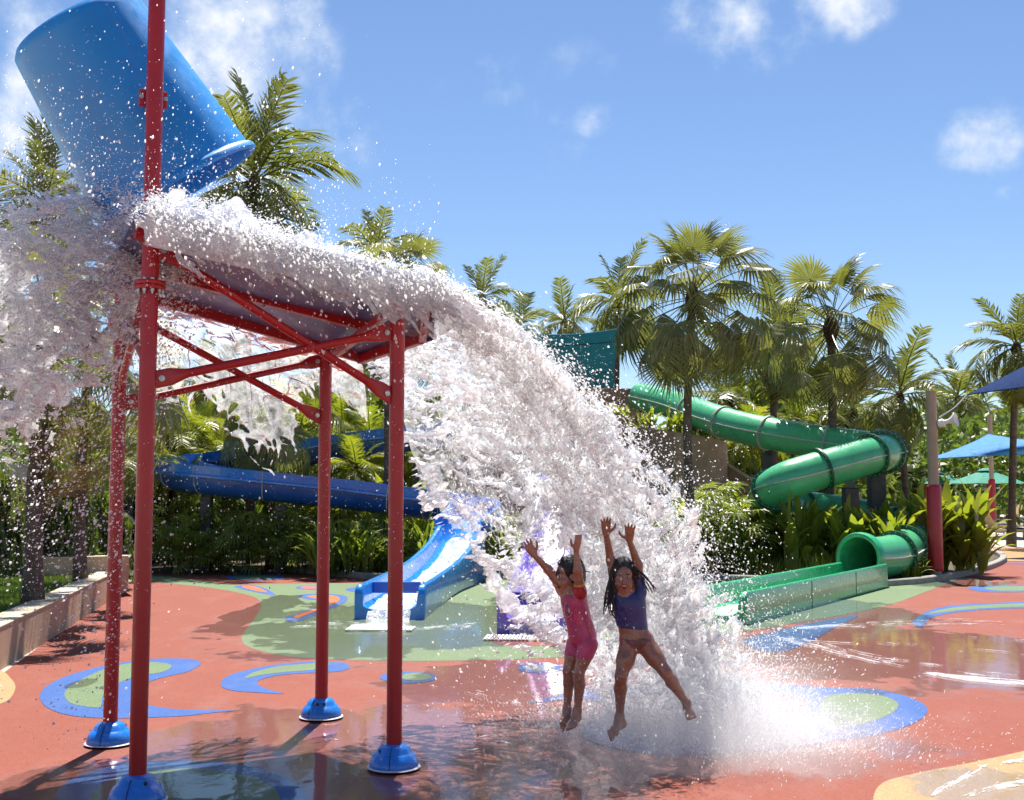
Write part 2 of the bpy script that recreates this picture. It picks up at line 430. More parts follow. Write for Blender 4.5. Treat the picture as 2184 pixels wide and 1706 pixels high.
sheet('tan_pavement', [(1860, 1720), (1880, 1672), (1960, 1648), (2060, 1629), (2184, 1602), (2330, 1570), (2500, 1560), (2500, 1800), (1860, 1800)], M_TAN, .0016)
sheet('tan_pavement', [(-60, 1425), (0, 1430), (22, 1446), (33, 1466), (22, 1489), (0, 1501), (-60, 1515)], M_TAN, .0016)
sheet('ochre_pavement', [(2060, 1163), (2184, 1168), (2400, 1168), (2700, 1170), (2700, 1199), (2300, 1197), (2142, 1196), (2090, 1195)], M_OCHRE, -.004, closed_spline=False)
sheet('tan_path', [(95, 1190), (160, 1184), (230, 1178), (300, 1170), (340, 1168), (340, 1176), (280, 1180), (170, 1194), (110, 1199)], M_OCHRE, .003)
# painted swirls (blue band, filled inside)
def swirl(outer, inner, ci, zb=.0032):
    sheet('blue_pavement_swirl', outer, M_BLUE, zb)
    for k, (q, m) in enumerate(zip(inner, ci)): sheet({'green rubber': 'green', 'orange rubber': 'orange', 'red rubber': 'red'}[m.name]+'_pavement_swirl', q, m, zb+.0016)
swirl(c4([(855, 515), (840, 498), (780, 490), (640, 492), (500, 510), (380, 535), (270, 570), (195, 610), (170, 650), (190, 690), (250, 720), (340, 738), (480, 745), (620, 742), (780, 735), (900, 722), (1000, 712), (880, 710), (760, 707), (670, 696), (610, 682), (578, 655), (590, 620), (640, 588), (720, 564), (800, 546)]),
      [c4([(725, 515), (640, 505), (520, 516), (420, 545), (330, 590), (287, 620), (275, 650), (300, 680), (360, 695), (428, 698), (435, 660), (460, 620), (520, 588), (600, 562), (680, 551), (722, 534)])], [M_GREEN])
swirl(c4([(1490, 522), (1470, 508), (1380, 503), (1250, 508), (1120, 525), (1010, 550), (955, 575), (942, 600), (960, 618), (1020, 630), (1100, 635), (1210, 640), (1140, 620), (1100, 600), (1110, 580), (1200, 560), (1340, 550), (1440, 545), (1490, 532)]),
      [c4([(1400, 508), (1300, 513), (1180, 525), (1080, 550), (1045, 574), (1120, 560), (1220, 548), (1340, 538), (1392, 525)])], [M_GREEN])
swirl(c4(ell(1742, 570, 122, 25)), [c4(ell(1775, 568, 65, 17))], [M_GREEN])
swirl(c4(ell(770, 1085, 535, 160)), [c4(ell(790, 1092, 405, 132))], [M_GREEN])
swirl(c4(ell(1088, 142, 127, 14)), [c4(ell(1088, 142, 97, 9))], [M_GREEN])
swirl(c4([(1000, 182), (1030, 176), (1090, 178), (1140, 195), (1178, 222), (1110, 210), (1040, 195)]), [c4([(1030, 182), (1080, 181), (1122, 195), (1138, 207), (1080, 198)])], [M_ORANGE])
swirl(c4(ell(1330, 187, 68, 8)), [c4(ell(1320, 187, 40, 5))], [M_ORANGE])
swirl(c4(ell(1560, 195, 85, 12)), [c4(ell(1570, 195, 42, 8))], [M_ORANGE])
swirl(c4([(1275, 225), (1300, 215), (1400, 214), (1470, 222), (1482, 240), (1450, 262), (1380, 290), (1300, 325), (1240, 335), (1215, 318), (1260, 300), (1350, 270), (1390, 255), (1380, 243), (1320, 238)]),
      [c4([(1312, 223), (1400, 219), (1446, 229), (1440, 247), (1390, 268), (1310, 302), (1265, 318), (1257, 308), (1330, 282), (1402, 256), (1396, 240), (1340, 233)])], [M_ORANGE])
swirl(ell(1152, 1425, 49, 10.5), [ell(1150, 1425, 34, 7)], [M_GREEN])
swirl([(1125, 1500), (1165, 1490), (1210, 1477), (1300, 1464), (1450, 1457), (1620, 1458), (1767, 1467), (1855, 1469), (1908, 1478), (1955, 1494), (1978, 1512), (1964, 1534), (1923, 1553), (1861, 1569), (1777, 1582), (1640, 1600), (1500, 1609), (1390, 1608), (1300, 1594), (1250, 1576), (1237, 1558), (1256, 1541), (1290, 1526), (1290, 1505), (1230, 1492)],
      [[(1290, 1492), (1400, 1480), (1560, 1476), (1690, 1484), (1720, 1505), (1690, 1530), (1600, 1552), (1480, 1566), (1380, 1564), (1325, 1553), (1300, 1535), (1300, 1510)],
       [(1783, 1481), (1839, 1480), (1886, 1486), (1911, 1497), (1916, 1506), (1902, 1522), (1861, 1539), (1814, 1551), (1770, 1556), (1745, 1530), (1755, 1495)]], [M_RED, M_GREEN])
swirl(c7([(1390, 1592), (1402, 1562), (1440, 1541), (1520, 1502), (1650, 1477), (1800, 1466), (2150, 1451), (2400, 1452), (2400, 1497), (2150, 1494), (1850, 1506), (1620, 1532), (1510, 1562), (1448, 1622)]), [c7([(1490, 1532), (1600, 1500), (1800, 1477), (2150, 1461), (2390, 1462), (2390, 1486), (2150, 1484), (1800, 1500), (1600, 1521)])], [M_GREEN])
swirl(c7([(1760, 1365), (1850, 1343), (2150, 1339), (2400, 1342), (2400, 1388), (2150, 1387), (1900, 1386)]), [c7([(1870, 1361), (1950, 1350), (2150, 1347), (2390, 1350), (2390, 1378), (2150, 1378), (1950, 1377)])], [M_GREEN])
sheet('blue_pavement_swirl', c7([(1990, 1196), (2140, 1190), (2400, 1188), (2400, 1198), (2140, 1201)]), M_BLUE, .0032)
sheet('blue_pavement_swirl', [(1585, 1368), (1680, 1340), (1790, 1318), (1830, 1314), (1782, 1338), (1718, 1374), (1650, 1392)], M_BLUE, .0032)
sheet('red_pavement_patch', [(1046, 1368), (1060, 1358), (1130, 1354), (1240, 1356), (1250, 1368), (1180, 1377), (1090, 1378)], M_RED, .0032)
# planting beds
sheet('planting_bed', [(300, 1219), (420, 1224), (560, 1219), (607, 1216), (700, 1224), (830, 1234), (1010, 1231), (1150, 1228), (1300, 1226), (1560, 1232), (1760, 1244), (1880, 1242), (2000, 1230), (2100, 1211), (2136, 1194), (2100, 1178), (1950, 1158), (1500, 1150), (900, 1150), (380, 1160), (320, 1190)], M_SOIL, .006, smooth=4)
# kerbs
def kerb(pts, label, h=.12, w=.16):
    p = spline([G(u, v)[:2] for u, v in pts], 10); T = np.gradient(p, axis=0); T /= np.linalg.norm(T, axis=1)[:, None]
    Nn = np.stack([-T[:, 1], T[:, 0]], 1); n = len(p); mb = MB()
    prof = [(-w/2, -.01), (-w/2, h-.02), (-w/2+.02, h), (w/2-.02, h), (w/2, h-.02), (w/2, -.01)]
    A = np.array([[np.r_[p[i]+Nn[i]*a, b] for a, b in prof] for i in range(n)])
    mb.grid(A); mb.add(A[0], [list(range(6))]); mb.add(A[-1], [list(range(6))[::-1]])
    o = single('kerb', mb, M_CONC, label, 'kerb')
    return o
kerb([(607, 1219), (660, 1223), (720, 1229), (830, 1236), (1000, 1234)], 'low grey concrete kerb in front of the hedge beside the blue slide')
kerb([(1012, 1235), (1080, 1234), (1200, 1232), (1330, 1231)], 'low grey kerb between the blue slide and the purple slide')
kerb([(1480, 1238), (1600, 1240), (1720, 1247), (1800, 1249)], 'low grey kerb behind the green slide runout')
kerb([(1885, 1250), (1960, 1244), (2030, 1233), (2090, 1219), (2126, 1206), (2140, 1196), (2134, 1187), (2110, 1178)], 'curved concrete kerb round the bed under the red padded post')

# ---- low wall round the lawn on the left
M_WALL = paint('tan render', (.46, .31, .20), .85, .12, 4, 70, .2)
M_WALLTOP = paint('pale cap render', (.50, .41, .29), .85, .18, 5, 60, .25)
wl = thing('low_wall', 'low curved tan rendered wall with pale top running along the left edge', 'wall', G(150, 1340))
ws = spline([G(u, v)[:2] for u, v in ((-220, 1560), (-100, 1490), (0, 1428), (60, 1391), (130, 1349), (200, 1303), (273, 1259))], 8)
def ribbon_wall(pts, thick, z0, z1, cap, parent):
    p = np.asarray(pts); T = np.gradient(p, axis=0); T /= np.linalg.norm(T, axis=1)[:, None]; Nn = np.stack([-T[:, 1], T[:, 0]], 1); n = len(p)
    def run(o0, o1, za, zb):
        A = np.array([[np.r_[p[i]+Nn[i]*o0, za], np.r_[p[i]+Nn[i]*o0, zb], np.r_[p[i]+Nn[i]*o1, zb], np.r_[p[i]+Nn[i]*o1, za], np.r_[p[i]+Nn[i]*o0, za]] for i in range(n)])
        mb = MB(); mb.grid(A); mb.add(A[0][:4], [[0, 1, 2, 3]]); mb.add(A[-1][:4], [[3, 2, 1, 0]]); return mb
    part('wall_face', run(0, thick, z0, z1-.012), M_WALL, parent); part('wall_cap', run(-.006, thick+.006, z1-.012, z1), M_WALLTOP, parent)
ribbon_wall(ws, .30, -.02, .43, True, wl)
wb = thing('low_wall', 'brown low wall in shade behind the lawn on the left', 'wall', G(110, 1235, .35))
b0, b1 = P(-260, 1200, 18.2), P(275, 1205, 19.8); ribbon_wall([b0[:2], (b0[:2]+b1[:2])/2, b1[:2]], .28, .2, .68, True, wb)
M_LAWN = paint('lawn soil', (.06, .09, .025), .95, .4, 8, 40, .5)
lawn = [p+np.array([-.16, .33]) for p in ws] + [b1[:2]+[.1, .1], b0[:2]+[0, .1], [-16, 14], [-16, 8]]
sheet('lawn', [tuple(q) for q in lawn], M_LAWN, .34, True, closed_spline=False)
def grass(name, poly, z, dens, h, mat, label, seed, lean=.35):
    r = np.random.default_rng(seed); poly = np.asarray(poly); lo, hi = poly.min(0), poly.max(0)
    n = int(dens*np.prod(hi-lo)); q = lo+r.random((n, 2))*(hi-lo)
    x, y = q.T; ins = np.zeros(n, bool); j = len(poly)-1
    for i in range(len(poly)):
        xi, yi = poly[i]; xj, yj = poly[j]
        ins ^= ((yi > y) != (yj > y)) & (x < (xj-xi)*(y-yi)/(yj-yi+1e-12)+xi); j = i
    q = q[ins]; n = len(q); hh = h*(.5+.8*r.random(n)); an = r.random(n)*6.283; w = .006+.006*r.random(n)
    ln = lean*hh*(r.random(n)+.2); la = r.random(n)*6.283; cl = fbm(q[:, 0]*1.3, q[:, 1]*1.3, np.zeros(n), 3); hh = hh*(.5+cl)
    b = np.c_[q, np.full(n, z)]; d = np.c_[np.cos(an)*w, np.sin(an)*w, 0*w]; t = np.c_[np.cos(la)*ln, np.sin(la)*ln, hh]
    V = np.stack([b-d, b+d, b+t*.6+d*.7, b+t], 1).reshape(-1, 3); k = np.arange(n)[:, None]*4
    F = np.concatenate([k+[0, 1, 2], k+[0, 2, 3]])
    o = put(name, fast_mesh(name, V, F, False), mat); return tag(o, label, 'grass', kind='stuff')
M_GRASS = leafmat('grass', (.10, .17, .03), (.20, .27, .05), .5, .35)
M_YGRASS = leafmat('yellow grass', (.22, .25, .03), (.36, .36, .06), .5, .4)
lp = np.array(lawn[:-2]+[np.array([-9, 13.])])
grass('lawn_grass', lp, .34, 1500, .07, M_GRASS, 'mown green grass of the lawn behind the low wall on the left', 5)
# ================================================================ TIPPING BUCKET TOWER
def gloss(name, col, rough=.28, coat=.4, var=.08, scuff=.25):
    """gloss paint or gel-coat with drips, scuffs and dull patches"""
    m, nt, bs, out = new_mat(name)
    t = tex(nt, 2.2, 6, .65); t2 = tex(nt, 14, 6, .7, stretch=(1, 1, .25))
    c = mixc(nt, mrange(nt, t, .3, .7), tuple(q*(1-var) for q in col), tuple(min(1, q*(1+var)) for q in col))
    c = mixc(nt, mrange(nt, t2, .58, .85, 0, scuff), c, tuple(.55*q+.45*(.2+.3*q) for q in col))
    nt.links.new(c, bs.inputs['Base Color'])
    nt.links.new(mrange(nt, tex(nt, 9, 6, .7), .3, .8, rough-.08, rough+.2), bs.inputs['Roughness'])
    bs.inputs['Coat Weight'].default_value = coat; bs.inputs['Coat Roughness'].default_value = .1
    bump(nt, bs, tex(nt, 3, 3, .5), .12, .02)
    return m
M_POST = gloss('red post paint', (.34, .005, .009), .36, .12, .12, .10)
M_BASE = gloss('blue base cover', (.008, .17, .62), .25, .5)
M_ROOF = gloss('navy roof panel', (.09, .135, .34), .4, .1, .12)
M_BUCK = gloss('blue bucket gelcoat', (.012, .23, .62), .36, .15, .10, .18)
M_STEEL = paint('steel bolt', (.45, .44, .42), .35, .2, 20, metal=1)
M_BLACK = paint('black hole', (.01, .01, .012), .6)
TA, TB, TC, TD = G(292, 1712), G(840, 1640), G(685, 1532), G(234, 1588)
tower = thing('splash_tower', 'red steel splash tower with four posts, crossed braces and sloping navy roof', 'water tower', (TA+TB+TC+TD)/4)
def roofz(a, b): return 3.25-.22*a-.05*b-.12*a*b
def rp(a, b, dz=0): q = TA+a*(TB-TA)+b*(TD-TA); return np.array([q[0], q[1], roofz(a, b)+dz])
zt = {'A': 5.6, 'B': roofz(1, 0)-.02, 'C': roofz(1, 1)-.03, 'D': 4.25}
for k, q in zip('ABCD', (TA, TB, TC, TD)):
    mb = MB(); mb.lathe([(0, -.02), (.049, -.02), (.049, zt[k]), (0, zt[k])], (q[0], q[1], 0), 28)
    po = part('post', mb, M_POST, tower, True)
    mb = MB(); mb.lathe([(.155, 0), (.157, .018), (.152, .045), (.140, .07), (.124, .088), (.118, .092), (.112, .098), (.104, .118), (.086, .136), (.06, .146), (.048, .148)], (q[0], q[1], .012), 40)
    bc = part('base_cover', mb, M_BASE, po, True)
    mb = MB(); mb.lathe([(.163, 0), (.170, .004), (.163, .010), (.15, .012)], (q[0], q[1], .012), 40)
    part('sealant_ring', mb, paint('sealant', (.5, .5, .5), .5) if k == 'A' else bpy.data.materials['sealant'], po, True)
    for an in ({'A': (R(312),), 'B': (R(218),), 'C': (R(262), R(290)), 'D': (R(30),)}[k]):
        mb = MB(); c = np.array([q[0]+.107*math.cos(an), q[1]+.107*math.sin(an), .126]); ax = np.array([math.cos(an), math.sin(an), .55])
        mb.lathe([(0, .003), (.009, .003), (.012, 0), (.012, -.01)], c, 12, ax); part('bolt_hole', mb, M_BLACK, po)
    mb = MB(); an = R(265 if k != 'C' else 240)
    prof = [(.158, .005), (.154, .047), (.142, .073), (.125, .092), (.106, .12), (.087, .139)]
    mb.tube([(q[0]+r_*math.cos(an), q[1]+r_*math.sin(an), .012+z_) for r_, z_ in prof], .0022, 5); part('seam', mb, M_BLACK, po)
    if k in 'AD':
        zf = 2.955 if k == 'A' else 2.955
        for dz in (-.024, .004):
            mb = MB(); mb.lathe([(.045, 0), (.088, 0), (.090, .003), (.090, .021), (.088, .024), (.045, .024)], (q[0], q[1], zf+dz), 28); part('flange', mb, M_POST, po, True)
        for j in range(10):
            an = j*2*math.pi/10+.2; mb = MB(); c = (q[0]+.072*math.cos(an), q[1]+.072*math.sin(an), zf-.055)
            mb.lathe([(0, 0), (.007, 0), (.007, .014), (.012, .014), (.012, .03), (.006, .03), (.006, .083), (.012, .083), (.012, .094), (0, .096)], c, 8)
            part('flange_bolt', mb, M_STEEL, po)
# braces with flattened, bolted ends
def brace(p, q, r=.027):
    p, q = np.asarray(p), np.asarray(q); d = q-p; Ln = np.linalg.norm(d); d /= Ln
    side = np.cross(d, [0, 0, 1.]); side /= np.linalg.norm(side); up = np.cross(side, d)
    ts = [0, .10, .15, .22]; mb = MB(); ang = np.linspace(0, 2*math.pi, 16, endpoint=False); rings = []
    prof = [(0, .010, .052), (.115, .010, .052), (.15, .017, .043), (.22, r, r), (Ln-.22, r, r), (Ln-.15, .017, .043), (Ln-.115, .010, .052), (Ln, .010, .052)]
    for t, a, b in prof:
        ex = .35 if a < .02 else 1
        cs, sn = np.cos(ang), np.sin(ang); cs = np.sign(cs)*np.abs(cs)**ex; sn = np.sign(sn)*np.abs(sn)**ex
        rings.append(p+d*t+cs[:, None]*side*a+sn[:, None]*up*b)
    A = np.array([np.vstack([r_, r_[:1]]) for r_ in rings]); mb.grid(A); mb.add(rings[0], [list(range(16))]); mb.add(rings[-1], [list(range(16))[::-1]])
    o = part('brace', mb, M_POST, tower, True)
    for t in (.06, Ln-.06):
        for sg in (-1, 1):
            mb = MB(); mb.lathe([(.0, .016), (.010, .016), (.010, .009), (.018, .008), (.018, 0)], p+d*t+side*sg*.010, 12, side*sg); part('bolt', mb, M_STEEL, o)
def at(q, z): return np.array([q[0], q[1], z])
def toward(p, q, k=.05): d = q-p; d[2] = 0; return p+d/np.linalg.norm(d)*k
def br(q1, z1, q2, z2): p, q = at(q1, z1), at(q2, z2); brace(toward(p, q, .02), toward(q, p, .02))
br(TA, 3.20, TB, 2.36); br(TA, 2.40, TB, 2.80)
br(TD, 3.05, TC, 2.33); br(TD, 2.38, TC, 2.80)
br(TD, 3.02, TA, 2.50); br(TD, 2.50, TA, 3.0)
# roof: panels lapped over red channels
cor = [(-.08, -.16), (1.10, -.16), (1.33, .42), (1.16, 1.04), (-.08, 1.04)]
top = [rp(a, b, .04) for a, b in cor]; bot = [rp(a, b, .018) for a, b in cor]
mb = MB(); mb.add(top, [list(range(5))]); mb.add(bot, [list(range(5))[::-1]])
for i in range(5):
    j = (i+1) % 5; mb.add([bot[i], bot[j], top[j], top[i]], [[0, 1, 2, 3]])
rf = part('roof_panel', mb, M_ROOF, tower)
for i, j in ((0, 1), (1, 2), (2, 3), (3, 4)):
    mb = MB(); a, b = top[i], top[j]; up = np.array([0, 0, .05]); n_ = np.cross(b-a, up); n_ = n_/np.linalg.norm(n_)*.012
    mb.add([a-up+n_, b-up+n_, b+up*.4+n_, a+up*.4+n_, a-up, b-up, b+up*.4, a+up*.4], [[0, 1, 2, 3], [7, 6, 5, 4], [0, 4, 5, 1], [3, 2, 6, 7], [1, 5, 6, 2], [0, 3, 7, 4]]); part('roof_lip', mb, M_ROOF, rf)
def beam(p, q, w=.055, h=.075):
    p, q = np.asarray(p, float), np.asarray(q, float); d = q-p; L_ = np.linalg.norm(d); d /= L_; s_ = np.cross(d, [0, 0, 1.]); s_ /= np.linalg.norm(s_); u_ = np.cross(s_, d)
    mb = MB(); mb.box((p+q)/2-u_*h/2, (L_, w, h), np.stack([d, s_, u_], 1)); o = part('beam', mb, M_POST, tower); bev(o, .006)
    for t in (.25, .5, .75):
        mb = MB(); mb.lathe([(0, .02), (.007, .02), (.007, .012), (.013, .011), (.013, 0)], p+d*L_*t-u_*h, 8, -u_); part('bolt', mb, M_STEEL, o)
for b in (-.05, .44, .93): beam(rp(-.06, b, .016), rp(1.14 if b < .9 else 1.12, b, .016))
beam(rp(1.145, .96, .015), rp(1.27, .42, .015)); beam(rp(1.27, .40, .014), rp(1.10, -.08, .014))
for a in (0.02, .98): beam(rp(a, -.02, -.062), rp(a, .90, -.062), .05, .06)

# bucket hung between the two tall posts
piv = (at(TA, 4.10)+at(TD, 4.10))/2
axd = np.array([.50, .25, -.83]); axd /= np.linalg.norm(axd)      # points out of the mouth
bk = thing('tipping_bucket', 'large blue tipping bucket turned mouth down above the tower', 'bucket', piv)
prof = [(0, -.76), (.33, -.76), (.415, -.74), (.445, -.705), (.452, -.66), (.560, .42), (.578, .43), (.592, .445), (.594, .47), (.578, .485), (.555, .48), (.54, .43), (.435, -.64), (.39, -.69), (0, -.71)]
mb = MB(); mb.lathe(prof, piv+np.array([.0, 0, .05]), 72, axd); part('tub', mb, M_BUCK, bk, True)
pa = (at(TD, 4.10)-at(TA, 4.10)); pa /= np.linalg.norm(pa)
for q, sg in ((TA, 1), (TD, -1)):
    c = at(q, 4.10)
    mb = MB(); mb.tube([c-pa*sg*.03, c+pa*sg*.52], .026, 14); part('axle', mb, M_STEEL, bk, True)
    mb = MB(); s_ = np.cross(pa, [0, 0, 1.]); mb.box(c+pa*sg*.075, (.165, .05, .10), np.stack([s_, pa, [0, 0, 1]], 1)); o = part('bearing_clamp', mb, M_POST, tower); bev(o, .008)
    for s2 in (-1, 1):
        mb = MB(); mb.lathe([(0, .02), (.009, .02), (.009, .01), (.014, .01), (.014, 0)], c+pa*sg*.05+s_*s2*.07, 8, -pa*sg); part('bolt', mb, M_STEEL, o)
# ================================================================ SLIDES
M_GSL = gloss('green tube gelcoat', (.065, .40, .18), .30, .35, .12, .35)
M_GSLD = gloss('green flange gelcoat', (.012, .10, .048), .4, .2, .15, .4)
M_GCH = gloss('green chute gelcoat', (.03, .38, .15), .26, .5, .08, .2)
M_SEAM = paint('weathered seam', (.42, .42, .36), .6, .3, 20)
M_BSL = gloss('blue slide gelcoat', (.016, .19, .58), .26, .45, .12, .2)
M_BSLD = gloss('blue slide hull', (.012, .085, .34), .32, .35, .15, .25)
M_BCH = gloss('light blue chute gelcoat', (.012, .21, .62), .26, .45, .08, .2)
M_PUR = gloss('purple chute gelcoat', (.15, .085, .50), .28, .4, .1, .25)
M_PURD = gloss('deep purple gelcoat', (.045, .025, .22), .35, .3, .1, .2)
M_COL = paint('slide column', (.060, .058, .058), .55, .3, 5)
def frames(p):
    T = np.gradient(p, axis=0); T /= np.linalg.norm(T, axis=1)[:, None]
    s = np.cross(T, [0, 0, 1.]); s /= np.linalg.norm(s, axis=1)[:, None]; return T, s, np.cross(s, T)
def sweep(prof, p, s, u, closed=True):
    prof = np.asarray(prof); q = np.vstack([prof, prof[:1]]) if closed else prof
    return p[:, None]+q[None, :, :1]*s[:, None]+q[None, :, 1:]*u[:, None]
def capgrid(mb, A, caps=True):
    mb.grid(A)
    if caps:
        n = A.shape[1]-1; mb.add(A[0][:n], [list(range(n))]); mb.add(A[-1][:n], [list(range(n))[::-1]])
def rounded_walls(w, h, fl=.10, r=.035, t=.10):
    """open channel section, outside -> inside, starting at outer foot of one wall"""
    x = w/2
    return [(-x, .0), (-x, h-r), (-x+r*.3, h-r*.3), (-x+r, h), (-x+t-r, h), (-x+t-r*.3, h-r*.3), (-x+t, h-r), (-x+t+.02, fl+.08), (-x+t+.09, fl+.015), (-x+t+.16, fl),
            (x-t-.16, fl), (x-t-.09, fl+.015), (x-t-.02, fl+.08), (x-t, h-r), (x-t+r*.3, h-r*.3), (x-r, h), (x-r*.3, h-r*.3), (x, h-r), (x, 0)]
def chute(root, pts, w, h, mat, name='chute', endround=True, flz=.10, nsec=1):
    p = arc_resample(spline(pts, 10), 40); T, s, u = frames(p); u = np.tile([0, 0, 1.], (len(p), 1))
    pr = np.array(rounded_walls(w, h, flz)); A = []
    d = np.r_[0, np.cumsum(np.linalg.norm(np.diff(p, axis=0), axis=1))]
    # extra rings at the mouth so that the wall ends turn down in a curve
    def ring(i, sc):
        q = pr.copy(); q[:, 1] = np.where(q[:, 1] > flz+.02, flz+(q[:, 1]-flz)*sc, q[:, 1]); return p[i]+q[:, :1]*s[i]+q[:, 1:]*u[i]
    rings = []
    if endround:
        for k, sc in ((-.10, .62), (-.085, .80), (-.05, .93), (-.01, .99)):
            rings.append(ring(0, sc)+T[0]*k)
    rings += [ring(i, 1) for i in range(len(p))]
    A = np.array(rings); mb = MB(); mb.grid(A)
    n = A.shape[1]
    lo = A.copy(); lo[..., 2] = A[:, :1, 2]                    # plain underside at foot level
    mb.grid(np.stack([A[:, 0], A[:, -1]], 1)[:, ::-1])
    mb.add(A[0], [list(range(n))]); mb.add(A[-1], [list(range(n))[::-1]])
    return part(name, mb, mat, root, True), p, s
def water_run(name, pts, w, label, z=.05, amp=.06, seed=0, res=.035, bed=None):
    """white water running down a channel: a lumpy strip"""
    p = spline(pts, 10); L_ = np.linalg.norm(np.diff(p, axis=0), axis=1).sum(); n = int(L_/res); p = arc_resample(p, n); T, s, u = frames(p)
    k = max(8, int(w/res)); x = np.linspace(-.5, .5, k); I, J = np.meshgrid(np.arange(n)*res, x*w, indexing='ij')
    h = (fbm(I*5+seed, J*7, 0*I+seed, 4)-.35)*amp*3+(fbm(I*17, J*19+seed, 0*I, 2)-.5)*amp; h = np.maximum(h, .004)*(1-(2*x)**8)[None]
    A = p[:, None]+s[:, None]*J[..., None]; A[..., 2] += z+h
    mb = MB(); mb.grid(A); o = put(name, mb.mesh(name, True), M_FOAM); return tag(o, label, 'water', kind='stuff')
def foam_mat():
    m, nt, bs, out = new_mat('aerated water')
    bs.inputs['Base Color'].default_value = (.86, .88, .90, 1); bs.inputs['Roughness'].default_value = .35; bs.inputs['Specular IOR Level'].default_value = .4
    tr = nt.nodes.new('ShaderNodeBsdfTranslucent'); tr.inputs['Color'].default_value = (.9, .93, .96, 1)
    mx = nt.nodes.new('ShaderNodeMixShader'); mx.inputs[0].default_value = .4
    nt.links.new(bs.outputs[0], mx.inputs[1]); nt.links.new(tr.outputs[0], mx.inputs[2])
    tp = nt.nodes.new('ShaderNodeBsdfTransparent'); m2 = nt.nodes.new('ShaderNodeMixShader'); geo = nt.nodes.new('ShaderNodeNewGeometry')
    t = tex(nt, 34, 4, .6, geo.outputs['Position']); nt.links.new(mrange(nt, t, .36, .62, .25, 1), m2.inputs[0])
    nt.links.new(tp.outputs[0], m2.inputs[1]); nt.links.new(mx.outputs[0], m2.inputs[2]); nt.links.new(m2.outputs[0], out.inputs['Surface'])
    bump(nt, bs, t, .5, .02)
    return m
M_FOAM = foam_mat()

# ---- green tube slide
gs = thing('green_tube_slide', 'green enclosed tube slide twisting down to an open green runout', 'slide', G(1838, 1242))
gp = [P(*q) for q in ((1365, 846, 33.5), (1440, 864, 32), (1500, 886, 30.6), (1560, 906, 29.6), (1640, 924, 28.6), (1720, 938, 28), (1790, 948, 27.6), (1845, 955, 27.3), (1880, 958, 26.8), (1893, 962, 26.0), (1882, 966, 25.3), (1850, 973, 24.9), (1800, 988, 24.6), (1740, 1005, 24.4), (1685, 1022, 24.3), (1652, 1040, 24.5), (1638, 1060, 25.1), (1650, 1077, 25.9),
              (1690, 1083, 26.6), (1740, 1087, 27), (1790, 1093, 27.1), (1840, 1102, 26.8), (1895, 1117, 26.2), (1932, 1133, 25.4), (1942, 1150, 24.6), (1930, 1168, 23.8), (1905, 1183, 23.1), (1872, 1189, 22.7), (1838, 1190, 22.3))]
gp = arc_resample(spline(gp, 10), 150); gT, gS, gU = frames(gp); RT = .40
ang = np.linspace(0, 2*math.pi, 32, endpoint=False); circ = np.stack([np.cos(ang), np.sin(ang)], 1)
cuts = [0, 17, 27, 37, 47, 56, 62, 66, 70, 79, 87, 94, 99, 104, 113, 122, 128, 132, 136, 141, 149]
for i in range(len(cuts)-1):
    a, b = cuts[i], cuts[i+1]; sl = slice(a, b+1); mb = MB()
    mb.grid(sweep(circ*RT, gp[sl], gS[sl], gU[sl])); mb.grid(sweep(circ*(RT-.02), gp[sl], gS[sl], gU[sl])[:, ::-1])
    seg = part('tube_section', mb, M_GSL, gs, True)
    for sg in (-1, 1):
        mb = MB(); capgrid(mb, sweep(np.array([(sg*(RT-.005), -.013), (sg*(RT+.035), -.013), (sg*(RT+.035), .013), (sg*(RT-.005), .013)]), gp[sl], gS[sl], gU[sl])); part('seam', mb, M_SEAM, seg)
for i, c in enumerate(cuts[1:]):
    big = .075 if c > 55 else .04
    for dz in (-.022, .006):
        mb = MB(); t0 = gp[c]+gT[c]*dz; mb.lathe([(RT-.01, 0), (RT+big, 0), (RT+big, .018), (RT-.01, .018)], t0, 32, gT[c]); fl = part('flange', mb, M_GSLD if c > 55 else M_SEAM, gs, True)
    if c > 55:
        for dz, sg in ((-.030, 1), (.024, 1)):
            mb = MB()
            for j in range(22):
                t = j*2*math.pi/22; c_ = gp[c]+gT[c]*dz+(gS[c]*math.cos(t)+gU[c]*math.sin(t))*(RT+big*.55); mb.lathe([(0, 0), (.012, 0), (.012, .01), (0, .012)], c_, 6, gT[c])
            o = part('bolt_circle', mb, M_SEAM, fl); o['kind'] = 'stuff'
# mouth collar and runout
mc, mT = gp[-1], gT[-1]
e0, e1 = G(1897, 1251), G(1597, 1331); dirc = (e0-e1)/np.linalg.norm(e0-e1); lat = np.array([-dirc[1], dirc[0], 0.])
mb = MB(); mb.lathe([(.385, -.02), (.385, .10), (.40, .14), (.44, .16), (.47, .15), (.49, .10), (.49, -.02)], mc, 40, mT); part('mouth_collar', mb, M_GCH, gs, True)
cen = [e1+lat*.47+dirc*t for t in (0, 1.5, 3.0, 4.6, np.linalg.norm(e0-e1)-.1)]
ch, cp, cs = chute(gs, cen, .94, .43, M_GCH)
for t in (2.7, 5.1):
    mb = MB(); q = e1+dirc*t-lat*.002; mb.box(q+np.array([0, 0, .2]), (.012, .008, .40), np.stack([dirc, lat, [0, 0, 1]], 1)); part('joint', mb, M_GSLD, ch)
water_run('slide_water', [c+np.array([0, 0, 0]) for c in cen], .66, 'thin white water running along the green slide runout', .105, .018, 3)
